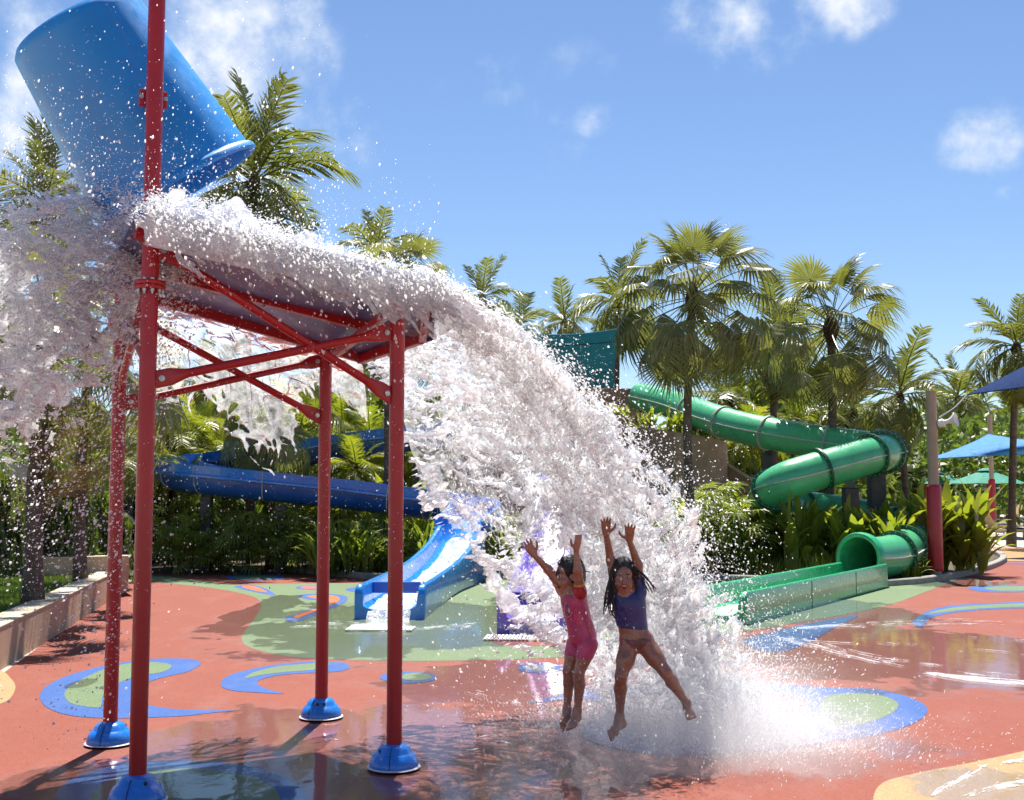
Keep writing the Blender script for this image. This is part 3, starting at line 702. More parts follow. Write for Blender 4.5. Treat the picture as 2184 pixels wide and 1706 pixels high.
def column(u, v0, v1, Y, w, root, yoke=True):
    b = P(u, v0, Y); t = P(u, v1, Y); mb = MB(); mb.box((b[0], Y, (t[2])/2), (w, w, t[2])); o = part('column', mb, M_COL, root); bev(o, .015)
    if yoke:
        mb = MB(); mb.box((b[0], Y, t[2]+.012), (w*1.45, w*1.45, .024)); part('cap_plate', mb, M_COL, o)
        mb = MB(); A = np.array([[(b[0]+sx*(w*.25+.12*k*k), Y+sy*.03, t[2]+.024+.17*k) for sx, sy in ((-1, -1), (1, -1), (1, 1), (-1, 1), (-1, -1))] for k in np.linspace(0, 1, 5)]); capgrid(mb, A); part('saddle', mb, M_GSLD, o)
column(1815, 1120, 1041, 25.0, .30, gs); column(1638, 1080, 968, 28.9, .25, gs); column(1871, 1110, 1010, 26.2, .34, gs, False)

# ---- blue flume slide
bs_ = thing('blue_slide', 'blue open flume slide winding down behind the hedge to the pool', 'slide', G(833, 1319))
bx = [P(*q) for q in ((983, 1168, 23.2), (1012, 1140, 24.0), (1000, 1122, 24.9), (950, 1110, 25.3), (850, 1096, 25.4), (750, 1083, 25.5), (650, 1073, 25.5), (520, 1060, 25.5), (430, 1050, 25.7), (385, 1042, 26.3), (378, 1033, 27.2), (410, 1022, 28.0), (500, 1012, 28.4), (590, 1002, 28.7), (650, 990, 28.9), (720, 978, 29.1), (800, 968, 29.3), (880, 958, 29.6), (980, 944, 30.2))]
bp = arc_resample(spline(bx, 10), 90); bT, bS, bU = frames(bp)
outer = [(-.535, .60), (-.50, .40), (-.57, .395), (-.57, .355), (-.47, .34), (-.43, .16), (-.30, .02), (-.12, -.04), (.12, -.04), (.30, .02), (.43, .16), (.47, .34), (.57, .355), (.57, .395), (.50, .40), (.535, .60)]
inner = [(.50, .60), (.465, .38), (.40, .17), (.28, .05), (.11, .0), (-.11, 0), (-.28, .05), (-.40, .17), (-.465, .38), (-.50, .60)]
bcuts = [0, 4, 8, 13, 19, 26, 33, 40, 45, 49, 54, 60, 67, 75, 82, 89]
for a, b in zip(bcuts[:-1], bcuts[1:]):
    sl = slice(a, b+1); mb = MB(); Ag = sweep(np.array(outer+inner), bp[sl], bS[sl], bU[sl]); capgrid(mb, Ag)
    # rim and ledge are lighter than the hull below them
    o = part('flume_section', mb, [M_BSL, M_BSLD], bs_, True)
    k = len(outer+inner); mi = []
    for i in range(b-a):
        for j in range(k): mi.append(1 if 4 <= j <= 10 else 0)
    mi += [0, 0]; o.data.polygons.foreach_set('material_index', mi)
    mb = MB(); q = np.array([(x*1.012, z) for x, z in outer]); ring = bp[b]+q[:, :1]*bS[b]+q[:, 1:]*bU[b]; mb.tube(ring, .012, 5); part('joint', mb, M_SEAM, o)
bc = [G(833, 1319), P(862, 1296, 17.6), P(895, 1268, 19.2), P(928, 1240, 20.8), P(962, 1205, 22.2), P(983, 1170, 23.2)]
for i, z in enumerate((.0, .0, .02, .10, .33, .62)): bc[i][2] = z
chb, _, _ = chute(bs_, bc, .98, .47, M_BCH, flz=.13)
M_BWALL = M_BSLD
for side in (-1, 1):      # skirt under the risen part
    p = arc_resample(spline(bc, 8), 30); T, s, u = frames(p); mb = MB()
    A = np.array([[p[i]+s[i]*side*.47*1.0, np.r_[(p[i]+s[i]*side*.47)[:2], 0.0]] for i in range(30)]); mb.grid(A); part('skirt', mb, M_BSL, chb)
mb = MB(); T0 = bc[0]-bc[1]; T0 /= np.linalg.norm(T0); s0 = np.cross(T0, [0, 0, 1.]); mb.box(bc[0]-T0*.75+np.array([0, 0, .37]), (.78, .05, .17), np.stack([s0, T0, [0, 0, 1]], 1)); o = part('splash_flap', mb, M_BSLD, bs_); bev(o, .03, 3)
for (u, v0, v1, Y) in ((893, 1100, 985, 29.4), (840, 1120, 1092, 25.4), (600, 1120, 1078, 25.5), (440, 1110, 1058, 25.8)): column(u, v0, v1, Y, .24, bs_, False)
water_run('slide_water', [b+np.array([0, 0, .0]) for b in bc], .56, 'white foaming water rushing down the end of the blue slide', .15, .10, 11)
mb = MB(); q0 = bc[0]-T0*0
for i in range(1): pass
sp = [bc[0]+T0*t+np.array([0, 0, z]) for t, z in ((-.1, .12), (.05, .10), (.18, .03), (.32, -.06), (.55, -.12))]
water_run('slide_water', sp, .60, 'white water spilling over the lip of the blue slide', .04, .05, 21, .025)

# ---- purple slide
ps = thing('purple_slide', 'short purple slide behind the falling water, with a wide mouth', 'slide', G(1140, 1350))
pc = [G(1140, 1351), P(1148, 1330, 15.3), P(1160, 1290, 16.6), P(1178, 1225, 17.8), P(1195, 1150, 18.8), P(1208, 1085, 19.6), P(1212, 1060, 20.6)]
for i, z in enumerate((0, .02, .12, .45, 1.0, 1.5, 1.62)): pc[i][2] = z
chute(ps, pc, .92, .47, M_PUR, flz=.16)
mb = MB(); T0 = pc[0]-pc[1]; T0[2] = 0; T0 /= np.linalg.norm(T0); s0 = np.cross(T0, [0, 0, 1.])
mb.box(pc[0]-T0*.8+np.array([0, 0, .36]), (.72, .05, .18), np.stack([s0, T0, [0, 0, 1]], 1)); o = part('splash_flap', mb, M_PURD, ps); bev(o, .03, 3)
mb = MB(); mb.box(pc[0]-T0*.83+s0*-.16+np.array([0, 0, .405]), (.05, .008, .012), np.stack([s0, T0, [0, 0, 1]], 1)); part('maker_mark', mb, M_SEAM, o)
for t in (0, 1):
    q = pc[-2+t]; mb = MB(); mb.box((q[0], q[1], q[2]/2), (.3, .3, q[2]-.02)); part('column', mb, M_PUR, ps)
water_run('slide_water', [p_+np.array([0, 0, 0]) for p_ in pc[:4]], .56, 'thin white water running down the purple slide', .17, .02, 31)
sp = [pc[0]+T0*t+np.array([0, 0, z]) for t, z in ((-.06, .15), (.06, .12), (.13, .02), (.17, -.08), (.30, -.13))]
water_run('slide_water', sp, .60, 'thin veil of water falling from the purple slide lip', .03, .03, 41, .025)
# drain mats in front of the slides: white slats
M_MAT = paint('white plastic mat', (.72, .73, .74), .5, .1, 9)
def mat_(c, d, wid, dep, label):
    s_ = np.array([d[1], -d[0], 0]); root = thing('drain_mat', label, 'mat', c); Rm = np.stack([s_, d, [0, 0, 1]], 1); n = int(wid/.045)
    base = MB().box((0, 0, 0), (.028, dep, .012)).mesh('slat'); base.materials.append(M_MAT)
    for i in range(n):
        o = put('slat', base, None, root); o.matrix_local = Matrix.Translation(Vector(tuple(s_*(i-n/2+.5)*.045+np.array([0, 0, .026])))) @ Matrix(Rm.tolist()).to_4x4()
    for k in (-.38, 0, .38):
        mb = MB(); mb.box(c+d*dep*k+np.array([0, 0, .016]), (wid, .03, .008), Rm); part('mat_rail', mb, M_MAT, root)
mat_(G(1122, 1364), -T0, 1.0, .42, 'white slatted drain mat in front of the purple slide')
T1 = bc[0]-bc[1]; T1[2] = 0; T1 /= np.linalg.norm(T1)
mat_(G(812, 1344), -T1, .86, .40, 'white slatted drain mat under the blue slide mouth')
# ================================================================ VEGETATION
M_FAN = leafmat('fan palm leaf', (.15, .165, .05), (.26, .26, .115), .36, .42, .5)
M_COCO = leafmat('coconut leaf', (.13, .155, .035), (.24, .24, .07), .38, .44, .5)
M_ARECA = leafmat('areca leaf', (.18, .23, .025), (.36, .35, .055), .40, .48)
M_RHAP = leafmat('rhapis leaf', (.15, .22, .035), (.36, .38, .07), .34, .52, .6)
M_HELI = leafmat('ginger leaf', (.16, .22, .03), (.34, .34, .055), .36, .54)
M_STRAP = leafmat('strap leaf', (.14, .21, .033), (.30, .34, .055), .38, .52)
M_BUSH = leafmat('broad leaf', (.09, .14, .025), (.21, .25, .05), .40, .5)
M_DEAD = leafmat('dead palm leaf', (.22, .15, .085), (.36, .28, .17), .75, .25, .2)
def bark_mat(name, col, rings=True):
    m, nt, bs, out = new_mat(name); tc = nt.nodes.new('ShaderNodeTexCoord')
    n = tex(nt, 9, 6, .65, tc.outputs['Object'], (1, 1, .5)); rg = tex(nt, 7, 3, .5, tc.outputs['Object'], (.15, .15, 2.4))
    c = mixc(nt, mrange(nt, n, .3, .7), tuple(q*.6 for q in col), tuple(q*1.35 for q in col)); c = mixc(nt, mrange(nt, rg, .5, .62, 0, .55), c, tuple(q*.45 for q in col))
    nt.links.new(c, bs.inputs['Base Color']); bs.inputs['Roughness'].default_value = .9; bs.inputs['Specular IOR Level'].default_value = .15
    bump(nt, bs, mth(nt, 'ADD', n, rg), .8, .03); return m
M_BARK = bark_mat('palm bark', (.13, .10, .078)); M_FIBRE = bark_mat('palm fibre', (.075, .045, .025))
def leaf_faces(k, V, F, pts, base):
    pass
def fan_leaf(nm, seed, bend, droop, nseg=34, Rl=1.0, pet=.9, spread=150, mat=M_FAN, width=1.0, split=.52):
    r = random.Random(seed); mb = MB()
    npz = 6; pts = []; a0 = 0.0
    p = np.zeros(3); ang_ = 0.0; pts.append(p.copy())
    for i in range(npz):                      # leaf stalk curves over
        ang_ -= bend*.45/npz; p = p+np.array([math.cos(ang_), 0, math.sin(ang_)])*pet/npz; pts.append(p.copy())
    mb.tube(pts, np.linspace(.022, .012, npz+1), 4, False, flat=.6)
    hub = p; X = np.array([math.cos(ang_-bend*.35), 0, math.sin(ang_-bend*.35)]); Y = np.array([0, 1., 0]); Z = np.cross(X, Y)
    dphi = 2*R(spread)/nseg
    for i in range(nseg):
        phi = -R(spread)+dphi*(i+.5)+r.uniform(-.02, .02); L_ = Rl*(.70+.30*math.cos(phi*.55))*r.uniform(.92, 1.05)
        d = X*math.cos(phi)+Y*math.sin(phi); e = -X*math.sin(phi)+Y*math.cos(phi)
        st = (.04, split, .80, 1.0); V = []
        dr = droop*r.uniform(.6, 1.4); cup = .16*abs(math.sin(phi))
        for t in st:
            w = (t*math.tan(dphi/2)*1.04 if t <= split else split*math.tan(dphi/2)*max(0, 1-(t-split)/(1.02-split))**.8)*width
            q = hub+d*L_*t; z = cup*t*L_*(1-t)-.10*bend*(t*math.cos(phi*.5))**2*L_
            tt = max(0, t-.45); z -= dr*tt*tt*2.2*L_; q = q-d*L_*dr*tt*tt*.5
            q = q+Z*z*(.5 if bend > 1 else 1.)+np.array([0, 0, -1.])*dr*tt*tt*1.1*L_
            pl = w*L_*.42
            if t < 1: V += [q-e*w*L_-Z*pl*.5, q+Z*pl*.5, q+e*w*L_-Z*pl*.5]
            else: V += [q]
        mb.add(V, [[0, 1, 4, 3], [1, 2, 5, 4], [3, 4, 7, 6], [4, 5, 8, 7], [6, 7, 9], [7, 8, 9]])
    me = mb.mesh(nm); me.materials.append(mat); return me
def frond(nm, seed, arch, n=34, mat=M_COCO, lw=.022, ll=.34, hang=.6):
    """feather leaf of unit length"""
    r = random.Random(seed); mb = MB(); m = 12; p = np.zeros(3); a = 0.; pts = [p.copy()]; tg = []
    for i in range(m):
        a -= arch*(i+1)/m*2/m; d = np.array([math.cos(a), 0, math.sin(a)]); p = p+d/m; pts.append(p.copy()); tg.append(d)
    pts = np.array(pts); tg.append(tg[-1]); tg = np.array(tg)
    mb.tube(pts, np.linspace(.016, .003, m+1), 4, False, flat=.7)
    for i in range(n):
        t = .14+.86*(i/(n-1)); k = t*m; j = min(int(k), m-1); f = k-j; q = pts[j]*(1-f)+pts[j+1]*f; T = tg[j]*(1-f)+tg[j+1]*f
        up = np.cross(T, [0, 1., 0])*-1
        up = np.array([-T[2], 0, T[0]])
        L_ = ll*(.35+.65*math.sin(math.pi*min(1, .16+.80*t))**.8)
        for sg in (-1, 1):
            fw = R(r.uniform(38, 58)+18*t); d = T*math.cos(fw)+np.array([0, sg, 0])*math.sin(fw)+up*r.uniform(.02, .32); d /= np.linalg.norm(d)
            l_ = L_*r.uniform(.85, 1.1); h = hang*r.uniform(.6, 1.4); e = T*lw*.6+up*lw*.15
            m1 = q+d*l_*.5+np.array([0, 0, -1])*h*l_*.16; tp = q+d*l_*.92+np.array([0, 0, -1])*h*l_*.62
            mb.add([q-e*.7, q+e*.7, m1+e, m1-e, tp], [[0, 1, 2, 3], [3, 2, 4]])
    me = mb.mesh(nm); me.materials.append(mat); return me
def blade(nm, seed, L_, w, curve, mat, nst=6, fold=.25, tipdroop=0):
    """long simple leaf on a short stalk, rising from the origin"""
    r = random.Random(seed); mb = MB(); V = []; p = np.zeros(3); a = R(90)
    for i in range(nst+1):
        t = i/nst; ww = w*math.sin(math.pi*min(1, .10+.88*t))**.75 if t < 1 else .002
        X = np.array([math.cos(a), 0, math.sin(a)]); n_ = np.array([-X[2], 0, X[0]])
        tw = math.sin(t*3+seed)*.25; e = np.array([0, math.cos(tw), 0])+n_*math.sin(tw)
        V += [p-e*ww+n_*fold*ww, p, p+e*ww+n_*fold*ww]; a -= curve*(.3+1.4*t)/nst; p = p+X*L_/nst
    F = []
    for i in range(nst):
        b = i*3; F += [[b, b+1, b+4, b+3], [b+1, b+2, b+5, b+4]]
    mb.add(V, F); me = mb.mesh(nm, True); me.materials.append(mat); return me
FAN = {'up': [fan_leaf('leaf', s, .30, .22, 32, .82, 1.0, 118) for s in (1, 2, 31)], 'mid': [fan_leaf('leaf', s, .75, .5, 34, .84, 1.25, 140) for s in (3, 4, 32)], 'low': [fan_leaf('leaf', s, .8, .8, 32, .86, 1.35, 118) for s in (5, 6, 33)], 'hang': [fan_leaf('leaf', s, .55, .5, 28, .90, 1.2, 75) for s in (7, 8, 34)]}
DEADL = [fan_leaf('dead_leaf', s, 2.6, .4, spread=60, mat=M_DEAD, pet=.7, nseg=22, width=.6, split=.3) for s in (9, 10)]
CF = {'up': [frond('frond', s, .35, hang=.35) for s in (1, 2)], 'mid': [frond('frond', s, 1.2, hang=.7) for s in (3, 4)], 'low': [frond('frond', s, 1.7, hang=1.0) for s in (5, 6)]}
AF = {'up': [frond('frond', s, .7, 26, M_ARECA, .028, .36, .45) for s in (11, 12)], 'mid': [frond('frond', s, 1.5, 26, M_ARECA, .028, .36, .7) for s in (13, 14)]}
def orient(az, el, roll=0):
    X = Vector((math.cos(el)*math.cos(az), math.cos(el)*math.sin(az), math.sin(el))); Y = Vector((-math.sin(az), math.cos(az), 0)); Z = X.cross(Y)
    return Matrix((X, Y, Z)).transposed() @ Matrix.Rotation(roll, 3, 'X')
def child(name, me, parent, loc, rot3, sc):
    o = bpy.data.objects.new(name, me); C.objects.link(o); o.parent = parent
    o.matrix_local = Matrix.LocRotScale(Vector(tuple(loc)), rot3.to_quaternion(), Vector((sc, sc, sc))); return o
def trunk_mesh(h, r0, r1, lean, seed, n=14):
    r = random.Random(seed); pts = []; ax, ay = r.uniform(-1, 1)*.05*h, r.uniform(-1, 1)*.05*h; m = 12
    for i in range(m+1):
        t = i/m; pts.append((lean[0]*t+ax*math.sin(t*math.pi)*.6, lean[1]*t+ay*math.sin(t*math.pi)*.6, h*t))
    rad = [r0*(1.35-.35*min(1, i/2.))+(r1-r0)*i/m for i in range(m+1)]; rad = [q*(1+.05*math.sin(i*2.1+seed)) for i, q in enumerate(rad)]
    mb = MB(); mb.tube(pts, rad, n); return mb, np.array(pts[-1])
def crown_heart(top, r, h, seed):
    mb = MB(); pr = [(r*.75, -h*.5), (r*1.25, -h*.25), (r*1.5, 0), (r*1.1, h*.3), (r*.4, h*.55), (0, h*.6)]; mb.lathe(pr, top, 12); mb.v[-1] += (fbm(mb.v[-1][:, 0]*9, mb.v[-1][:, 1]*9, mb.v[-1][:, 2]*9+seed, 2)[:, None]-.5)*r*.8; return mb
def fan_palm(u, v, Y, label, Rl=1.0, nl=30, base=None, r0=.11, seed=0, elmin=-50, hang=0, dead=0, group=None, gz=0.0, lean=None):
    top = P(u, v, Y); b = np.array([top[0] if base is None else base[0], Y if base is None else base[1], gz])
    r = random.Random(seed+100); root = thing('fan_palm', label, 'palm tree', b, group)
    h = top[2]-gz; tm, tp = trunk_mesh(h, r0, r0*.8, (top-b)[:2], seed)
    put('trunk', tm.mesh('trunk', True), M_BARK, root); put('crown_heart', crown_heart(tp, r0*1.1, .7*Rl, seed).mesh('crown_heart', True), M_FIBRE, root)
    ga = 2.39996
    for i in range(nl):
        t = i/(nl-1); el = R(84-(84-elmin)*t**.85)+r.uniform(-.1, .1); az = i*ga+r.uniform(-.25, .25)
        k = 'up' if el > R(48) else 'mid' if el > R(8) else 'low' if el > R(-30) else 'hang'
        child('leaf', r.choice(FAN[k]), root, tp+np.array([math.cos(az), math.sin(az), 0])*r0*.5+np.array([0, 0, .30-.5*t])*Rl, orient(az, el, r.uniform(-.7, .7)), Rl*r.uniform(.8, 1.15))
    for i in range(hang):
        az = i*ga+.5; child('leaf', r.choice(FAN['hang']), root, tp+np.array([0, 0, -.35])*Rl, orient(az, R(r.uniform(-45, -20)), r.uniform(-.4, .4)), Rl*r.uniform(.85, 1.05))
    for i in range(dead):
        az = i*ga+r.uniform(-.3, .3); child('dead_leaf', r.choice(DEADL), root, tp+np.array([0, 0, -.45-1.6*(i/dead)])*Rl+np.array([math.cos(az), math.sin(az), 0])*r0*.6, orient(az, R(r.uniform(-62, -25)), r.uniform(-.5, .5)), Rl*r.uniform(.6, .95))
    return root
def coco_palm(u, v, Y, label, Lf=2.6, nl=22, seed=0, r0=.13, elmin=-45, group=None, F=CF, gz=0., name='coconut_palm', spear=0):
    top = P(u, v, Y); r = random.Random(seed+500); b = np.array([top[0]+r.uniform(-.5, .5), Y, gz]); root = thing(name, label, 'palm tree', b, group)
    tm, tp = trunk_mesh(top[2]-gz, r0, r0*.7, (top-b)[:2], seed); put('trunk', tm.mesh('trunk', True), M_BARK, root); put('crown_heart', crown_heart(tp, r0*.95, .5, seed).mesh('crown_heart', True), M_FIBRE, root)
    for i in range(nl):
        t = i/(nl-1); el = R(86-(86-elmin)*t**.8)+r.uniform(-.12, .12); az = i*2.39996+seed+r.uniform(-.2, .2)
        k = 'up' if el > R(55) or 'low' not in F else 'mid' if el > R(12) else 'low'
        if k == 'up' and 'low' not in F and el < R(50): k = 'mid'
        child('frond', r.choice(F[k]), root, tp+np.array([0, 0, .1]), orient(az, el, r.uniform(-.5, .5)), Lf*r.uniform(.82, 1.08)*(.8 if el > R(75) else 1))
    for i in range(spear):
        child('frond', F['up'][0], root, tp, orient(i*2., R(86), i), Lf*1.1)
    return root
# the two large fan palms on the right
fan_palm(1478, 640, 24.0, 'tall fan palm with a full crown standing in front of the brown wall', .94, 44, base=(P(1483, 1130, 24)[0], 24.0), seed=1, elmin=-55, hang=5, r0=.10)
fan_palm(1772, 700, 27.5, 'tall fan palm behind the green tube slide, right of the fuller one', .94, 38, base=(P(1752, 1000, 27.5)[0], 27.5), seed=2, elmin=-52, hang=4, r0=.12)
# left: two trunks on the lawn with dead skirts
fan_palm(100, 730, 14.6, 'thick leaning palm trunk with hanging brown fronds, nearer of two on the lawn', .85, 18, base=tuple(G(70, 1294, .34)[:2]), seed=3, elmin=-30, dead=26, r0=.115, gz=.33)
fan_palm(196, 750, 17.8, 'slimmer palm trunk with a brown frond skirt, farther of two on the lawn', .9, 16, base=tuple(G(172, 1246, .34)[:2]), seed=4, elmin=-30, dead=24, r0=.095, gz=.33)
fan_palm(585, 868, 26.8, 'short fan palm with drooping leaves in front of the upper blue flume', .85, 16, seed=5, elmin=-55, hang=9, r0=.13)
fan_palm(818, 700, 26.6, 'slim fan palm trunk rising behind the right red tower post', .85, 26, seed=6, elmin=-40, r0=.08)
fan_palm(862, 606, 36, 'bright fan palm crown just above the right end of the tower roof', .95, 24, seed=7, elmin=-35, r0=.12)
# coconut palms
coco_palm(542, 395, 29, 'tall coconut palm with a ragged crown right of the blue bucket', 2.7, 28, 1, spear=2, elmin=-60)
coco_palm(95, 440, 27, 'coconut palm with an upright spear leaf, left of the bucket above the spray', 2.0, 20, 2, spear=3)
coco_palm(800, 545, 42, 'coconut palm behind the fan palm crown above the tower roof', 2.1, 18, 3)
coco_palm(1028, 640, 48, 'small coconut palm showing above the crest of the falling water', 2.0, 18, 4)
coco_palm(1108, 700, 56, 'small distant coconut palm left of the teal sail', 2.0, 14, 5)
coco_palm(1205, 690, 55, 'distant coconut palm directly behind the teal sail', 2.1, 18, 6)
coco_palm(1318, 650, 42, 'coconut palm half hidden behind the teal sail and the fuller fan palm', 2.3, 18, 7)
coco_palm(1655, 720, 34, 'coconut palm between the two large fan palms', 2.3, 22, 8, elmin=-70)
coco_palm(1918, 850, 40, 'coconut palm with a thin trunk above the upper bend of the green slide', 2.4, 22, 9, elmin=-55)
coco_palm(2042, 850, 78, 'coconut palm behind the padded post with the loudspeaker', 4.2, 22, 10, elmin=-55)
coco_palm(2168, 745, 38, 'coconut palm cut off by the right edge, above the dark blue sail', 2.2, 22, 11, elmin=-60)
coco_palm(2158, 890, 80, 'coconut palm behind the pale blue sail at the right edge', 3.6, 18, 12)
coco_palm(1560, 860, 42, 'coconut palm crown just above the top of the green tube', 2.2, 18, 13)
coco_palm(700, 800, 38, 'coconut palm seen under the tower between its right posts', 2.2, 18, 14)
coco_palm(440, 830, 36, 'coconut palm seen under the tower between its left posts', 2.2, 18, 15)
coco_palm(-20, 700, 24, 'coconut palm at the left edge behind the spray', 2.2, 18, 16)
coco_palm(1820, 880, 46, 'coconut palm low behind the middle of the green tube slide', 2.2, 18, 17)
# yellow-green feather palms in clumps
for i, (u, v, Y, L_) in enumerate(((360, 960, 30, 1.5), (430, 940, 31, 1.6), (505, 935, 32, 1.6), (640, 930, 32, 1.6), (730, 935, 33, 1.6), (790, 960, 31, 1.4), (300, 1000, 27.5, 1.3), (470, 985, 29.5, 1.3), (690, 990, 30.5, 1.2), (760, 1010, 28, 1.1), (860, 970, 33, 1.5), (950, 960, 34, 1.6), (2075, 905, 84, 3.9), (2010, 940, 86, 3.2), (2140, 950, 84, 3.2), (1975, 955, 88, 3.2), (1925, 970, 86, 3.0), (1700, 900, 40, 1.8), (1600, 950, 38, 1.5), (250, 1010, 25, 1.1), (225, 960, 28, 1.5), (1040, 980, 36, 1.6))):
    lab = ('yellow-green feather palm in the thicket behind the blue slide', 'feather palms behind the blue slide') if u < 1100 and u > 255 else ('yellow-green feather palm behind the pool deck and the green slide', 'feather palms behind the deck') if u > 1100 else ('feather palm behind the two lawn palms', 'feather palms by the lawn')
    coco_palm(u, v, Y, lab[0], L_, 20, 30+i, .06, -25, lab[1], AF, 0., 'feather_palm')
# ---- shrubs
def rhapis(seed):
    r = random.Random(seed); root = bpy.data.objects.new('rhapis_plant', None); C.objects.link(root)
    for i in range(20):
        h = r.uniform(.20, 1.18)*(1 if i else 1.1); az = i*2.4+r.uniform(-.4, .4); rad = r.uniform(.02, .26)
        child('leaf', r.choice(RH), root, (rad*math.cos(az), rad*math.sin(az), h), orient(az, R(r.uniform(5, 70)), r.uniform(-.6, .6)), r.uniform(.75, 1.15))
    mb = MB()
    for i in range(1):
        mb.tube([(0, 0, 0), (.02, .01, .5), (0, .03, 1.1)], [.014, .012, .008], 5)
    put('stem', mb.mesh('stem'), M_FIBRE, root); return root
RH = [fan_leaf('leaf', s, .9, .35, 10, .34, .16, 115, M_RHAP, .55, .45) for s in (21, 22, 23)]
def leafy(name, meshes, n, el, h0, sc, seed, stem=True):
    r = random.Random(seed); root = bpy.data.objects.new(name, None); C.objects.link(root)
    for i in range(n):
        az = i*2.4+r.uniform(-.5, .5); z = r.uniform(*h0); k = r.uniform(.75, 1.2)*sc
        M = Matrix.Rotation(az, 3, 'Z') @ Matrix.Rotation(R(r.uniform(*el)), 3, 'Y')
        child('leaf', r.choice(meshes), root, (r.uniform(-.1, .1), r.uniform(-.1, .1), z), M, k)
    return root
HB = [blade('leaf', s, .75, .075, c, M_HELI) for s, c in ((1, .5), (2, 1.0), (3, 1.5))]
SB = [blade('leaf', s, .95, .03, c, M_STRAP) for s, c in ((4, .8), (5, 1.5), (6, 2.1))]
RP = [rhapis(s) for s in (1, 2, 3)]; HP = [leafy('ginger_plant', HB, 16, (-8, 40), (.0, .75), 1.0, s) for s in (1, 2, 3)]; SP = [leafy('strap_leaf_plant', SB, 18, (-5, 40), (.0, .12), 1.0, s) for s in (1, 2, 3)]
used = set()
def plant(protos, x, y, sc, label, cat, group, r, z=0.01):
    p = r.choice(protos)
    o = p if p.name not in used else copy_tree(p); used.add(p.name)
    o.location = (x, y, z); o.rotation_euler = (0, 0, r.uniform(0, 6.28)); o.scale = (sc, sc, sc*r.uniform(.9, 1.15)); tag(o, label, cat, group); return o
r = random.Random(77)
for row, (Y, n, s0) in enumerate(((24.9, 15, .82), (25.5, 14, 1.0), (26.3, 12, 1.12))):
    for i in range(n):
        x = P(338+(835-338)*(i+r.uniform(.15, .85))/n, 1100, Y)[0]; dy = .35 if row == 0 and i > 9 else 0
        plant(RP, x, Y+r.uniform(-.15, .2)-dy, s0*r.uniform(.85, 1.15), 'finger-leaved rhapis palm in the dense hedge below the blue flume', 'shrub', 'rhapis hedge below the blue flume', r)
for i in range(26):
    x = P(r.uniform(690, 962), 1100, 24.3)[0]; plant(SP, x, r.uniform(23.9, 25.0), r.uniform(.8, 1.15), 'clump of narrow strap leaves behind the kerb left of the blue chute', 'shrub', 'strap-leaved clumps left of the blue chute', r)
for i in range(20):
    x = P(r.uniform(1045, 1330), 1100, 25.)[0]; plant(SP if i % 2 else RP, x, r.uniform(24.2, 26.), r.uniform(.8, 1.2), 'leafy shrub behind the kerb between the blue and purple slides', 'shrub', 'shrubs between the blue and purple slides', r)
for i in range(14):
    x = P(r.uniform(700, 930), 1100, 27.5)[0]; plant(HP, x, r.uniform(26.3, 28.5), r.uniform(1.1, 1.6), 'tall broad-leaved ginger plant behind the blue flume', 'shrub', 'ginger plants behind the blue flume', r)
for i in range(34):
    x = P(r.uniform(1455, 1660), 1100, 24.5)[0]; plant(RP if i % 3 else HP, x, r.uniform(24.2, 27), r.uniform(.95, 1.35), 'leafy shrub left of the lower bend of the green tube', 'shrub', 'shrubs left of the green tube', r)
for i in range(46):
    x = P(r.uniform(1640, 1925), 1100, 24.5)[0]; y = r.uniform(23.6, 25.6)
    plant(HP, x, y, r.uniform(.8, 1.15), 'broad-bladed ginger plant in front of the green tube above its runout', 'shrub', 'ginger plants by the green runout', r)
for i in range(34):
    u = r.uniform(1955, 2105); x = P(u, 1100, 24.5)[0]; y = r.uniform(24.2, 26.5); plant(HP, x, y, r.uniform(.9, 1.3), 'upright ginger plant in the bed right of the red padded post', 'shrub', 'ginger plants beside the red padded post', r)
for i in range(8):
    x = P(r.uniform(1905, 1985), 1100, 22.9)[0]; plant(SP, x, r.uniform(22.9, 23.4), r.uniform(.45, .7), 'low strap-leaved tuft at the foot of the red padded post', 'shrub', 'tufts at the padded post foot', r)
yg = np.array([G(u, v)[:2] for u, v in ((1560, 1231), (1640, 1236), (1760, 1241), (1800, 1236), (1780, 1222), (1560, 1222))])
grass('yellow_grass', yg, .02, 420, .42, M_YGRASS, 'fine yellow-green grass in front of the ginger plants by the runout', 9, .5)
gl = np.array([P(95, 1185, 21)[:2], P(245, 1185, 21)[:2], P(245, 1180, 24)[:2], P(60, 1180, 24)[:2]]); grass('lawn_grass', gl, .05, 500, .25, M_YGRASS, 'sunlit strip of rough grass beyond the shaded wall on the left', 12, .5)
# ---- broad-leaved bushes and trees: leaves as small faces in the crown's volume
def leaf_cloud(nm, n, seed, size=.11, mat=M_BUSH, shell=.55):
    q = np.random.default_rng(seed); d = q.normal(size=(n, 3)); d /= np.linalg.norm(d, axis=1)[:, None]
    lump = .72+.55*(fbm(d[:, 0]*2.2+seed, d[:, 1]*2.2, d[:, 2]*2.2, 3)-.35)*1.4
    rr = (shell+(1-shell)*q.random(n)**.6)*lump; c = d*rr[:, None]; c[:, 2] = np.abs(c[:, 2])*.95+.03
    nrm = d+q.normal(size=(n, 3))*.7; nrm[:, 2] += .5; nrm /= np.linalg.norm(nrm, axis=1)[:, None]
    t = np.cross(nrm, q.normal(size=(n, 3))); t /= np.linalg.norm(t, axis=1)[:, None]; b = np.cross(nrm, t); s = size*(.6+.8*q.random(n))[:, None]
    V = np.stack([c-t*s, c+b*s*.42-nrm*s*.1, c+t*s, c-b*s*.42-nrm*s*.1], 1).reshape(-1, 3); F = np.arange(n*4).reshape(-1, 4)
    me = fast_mesh(nm, V, F, False); me.materials.append(mat); return me
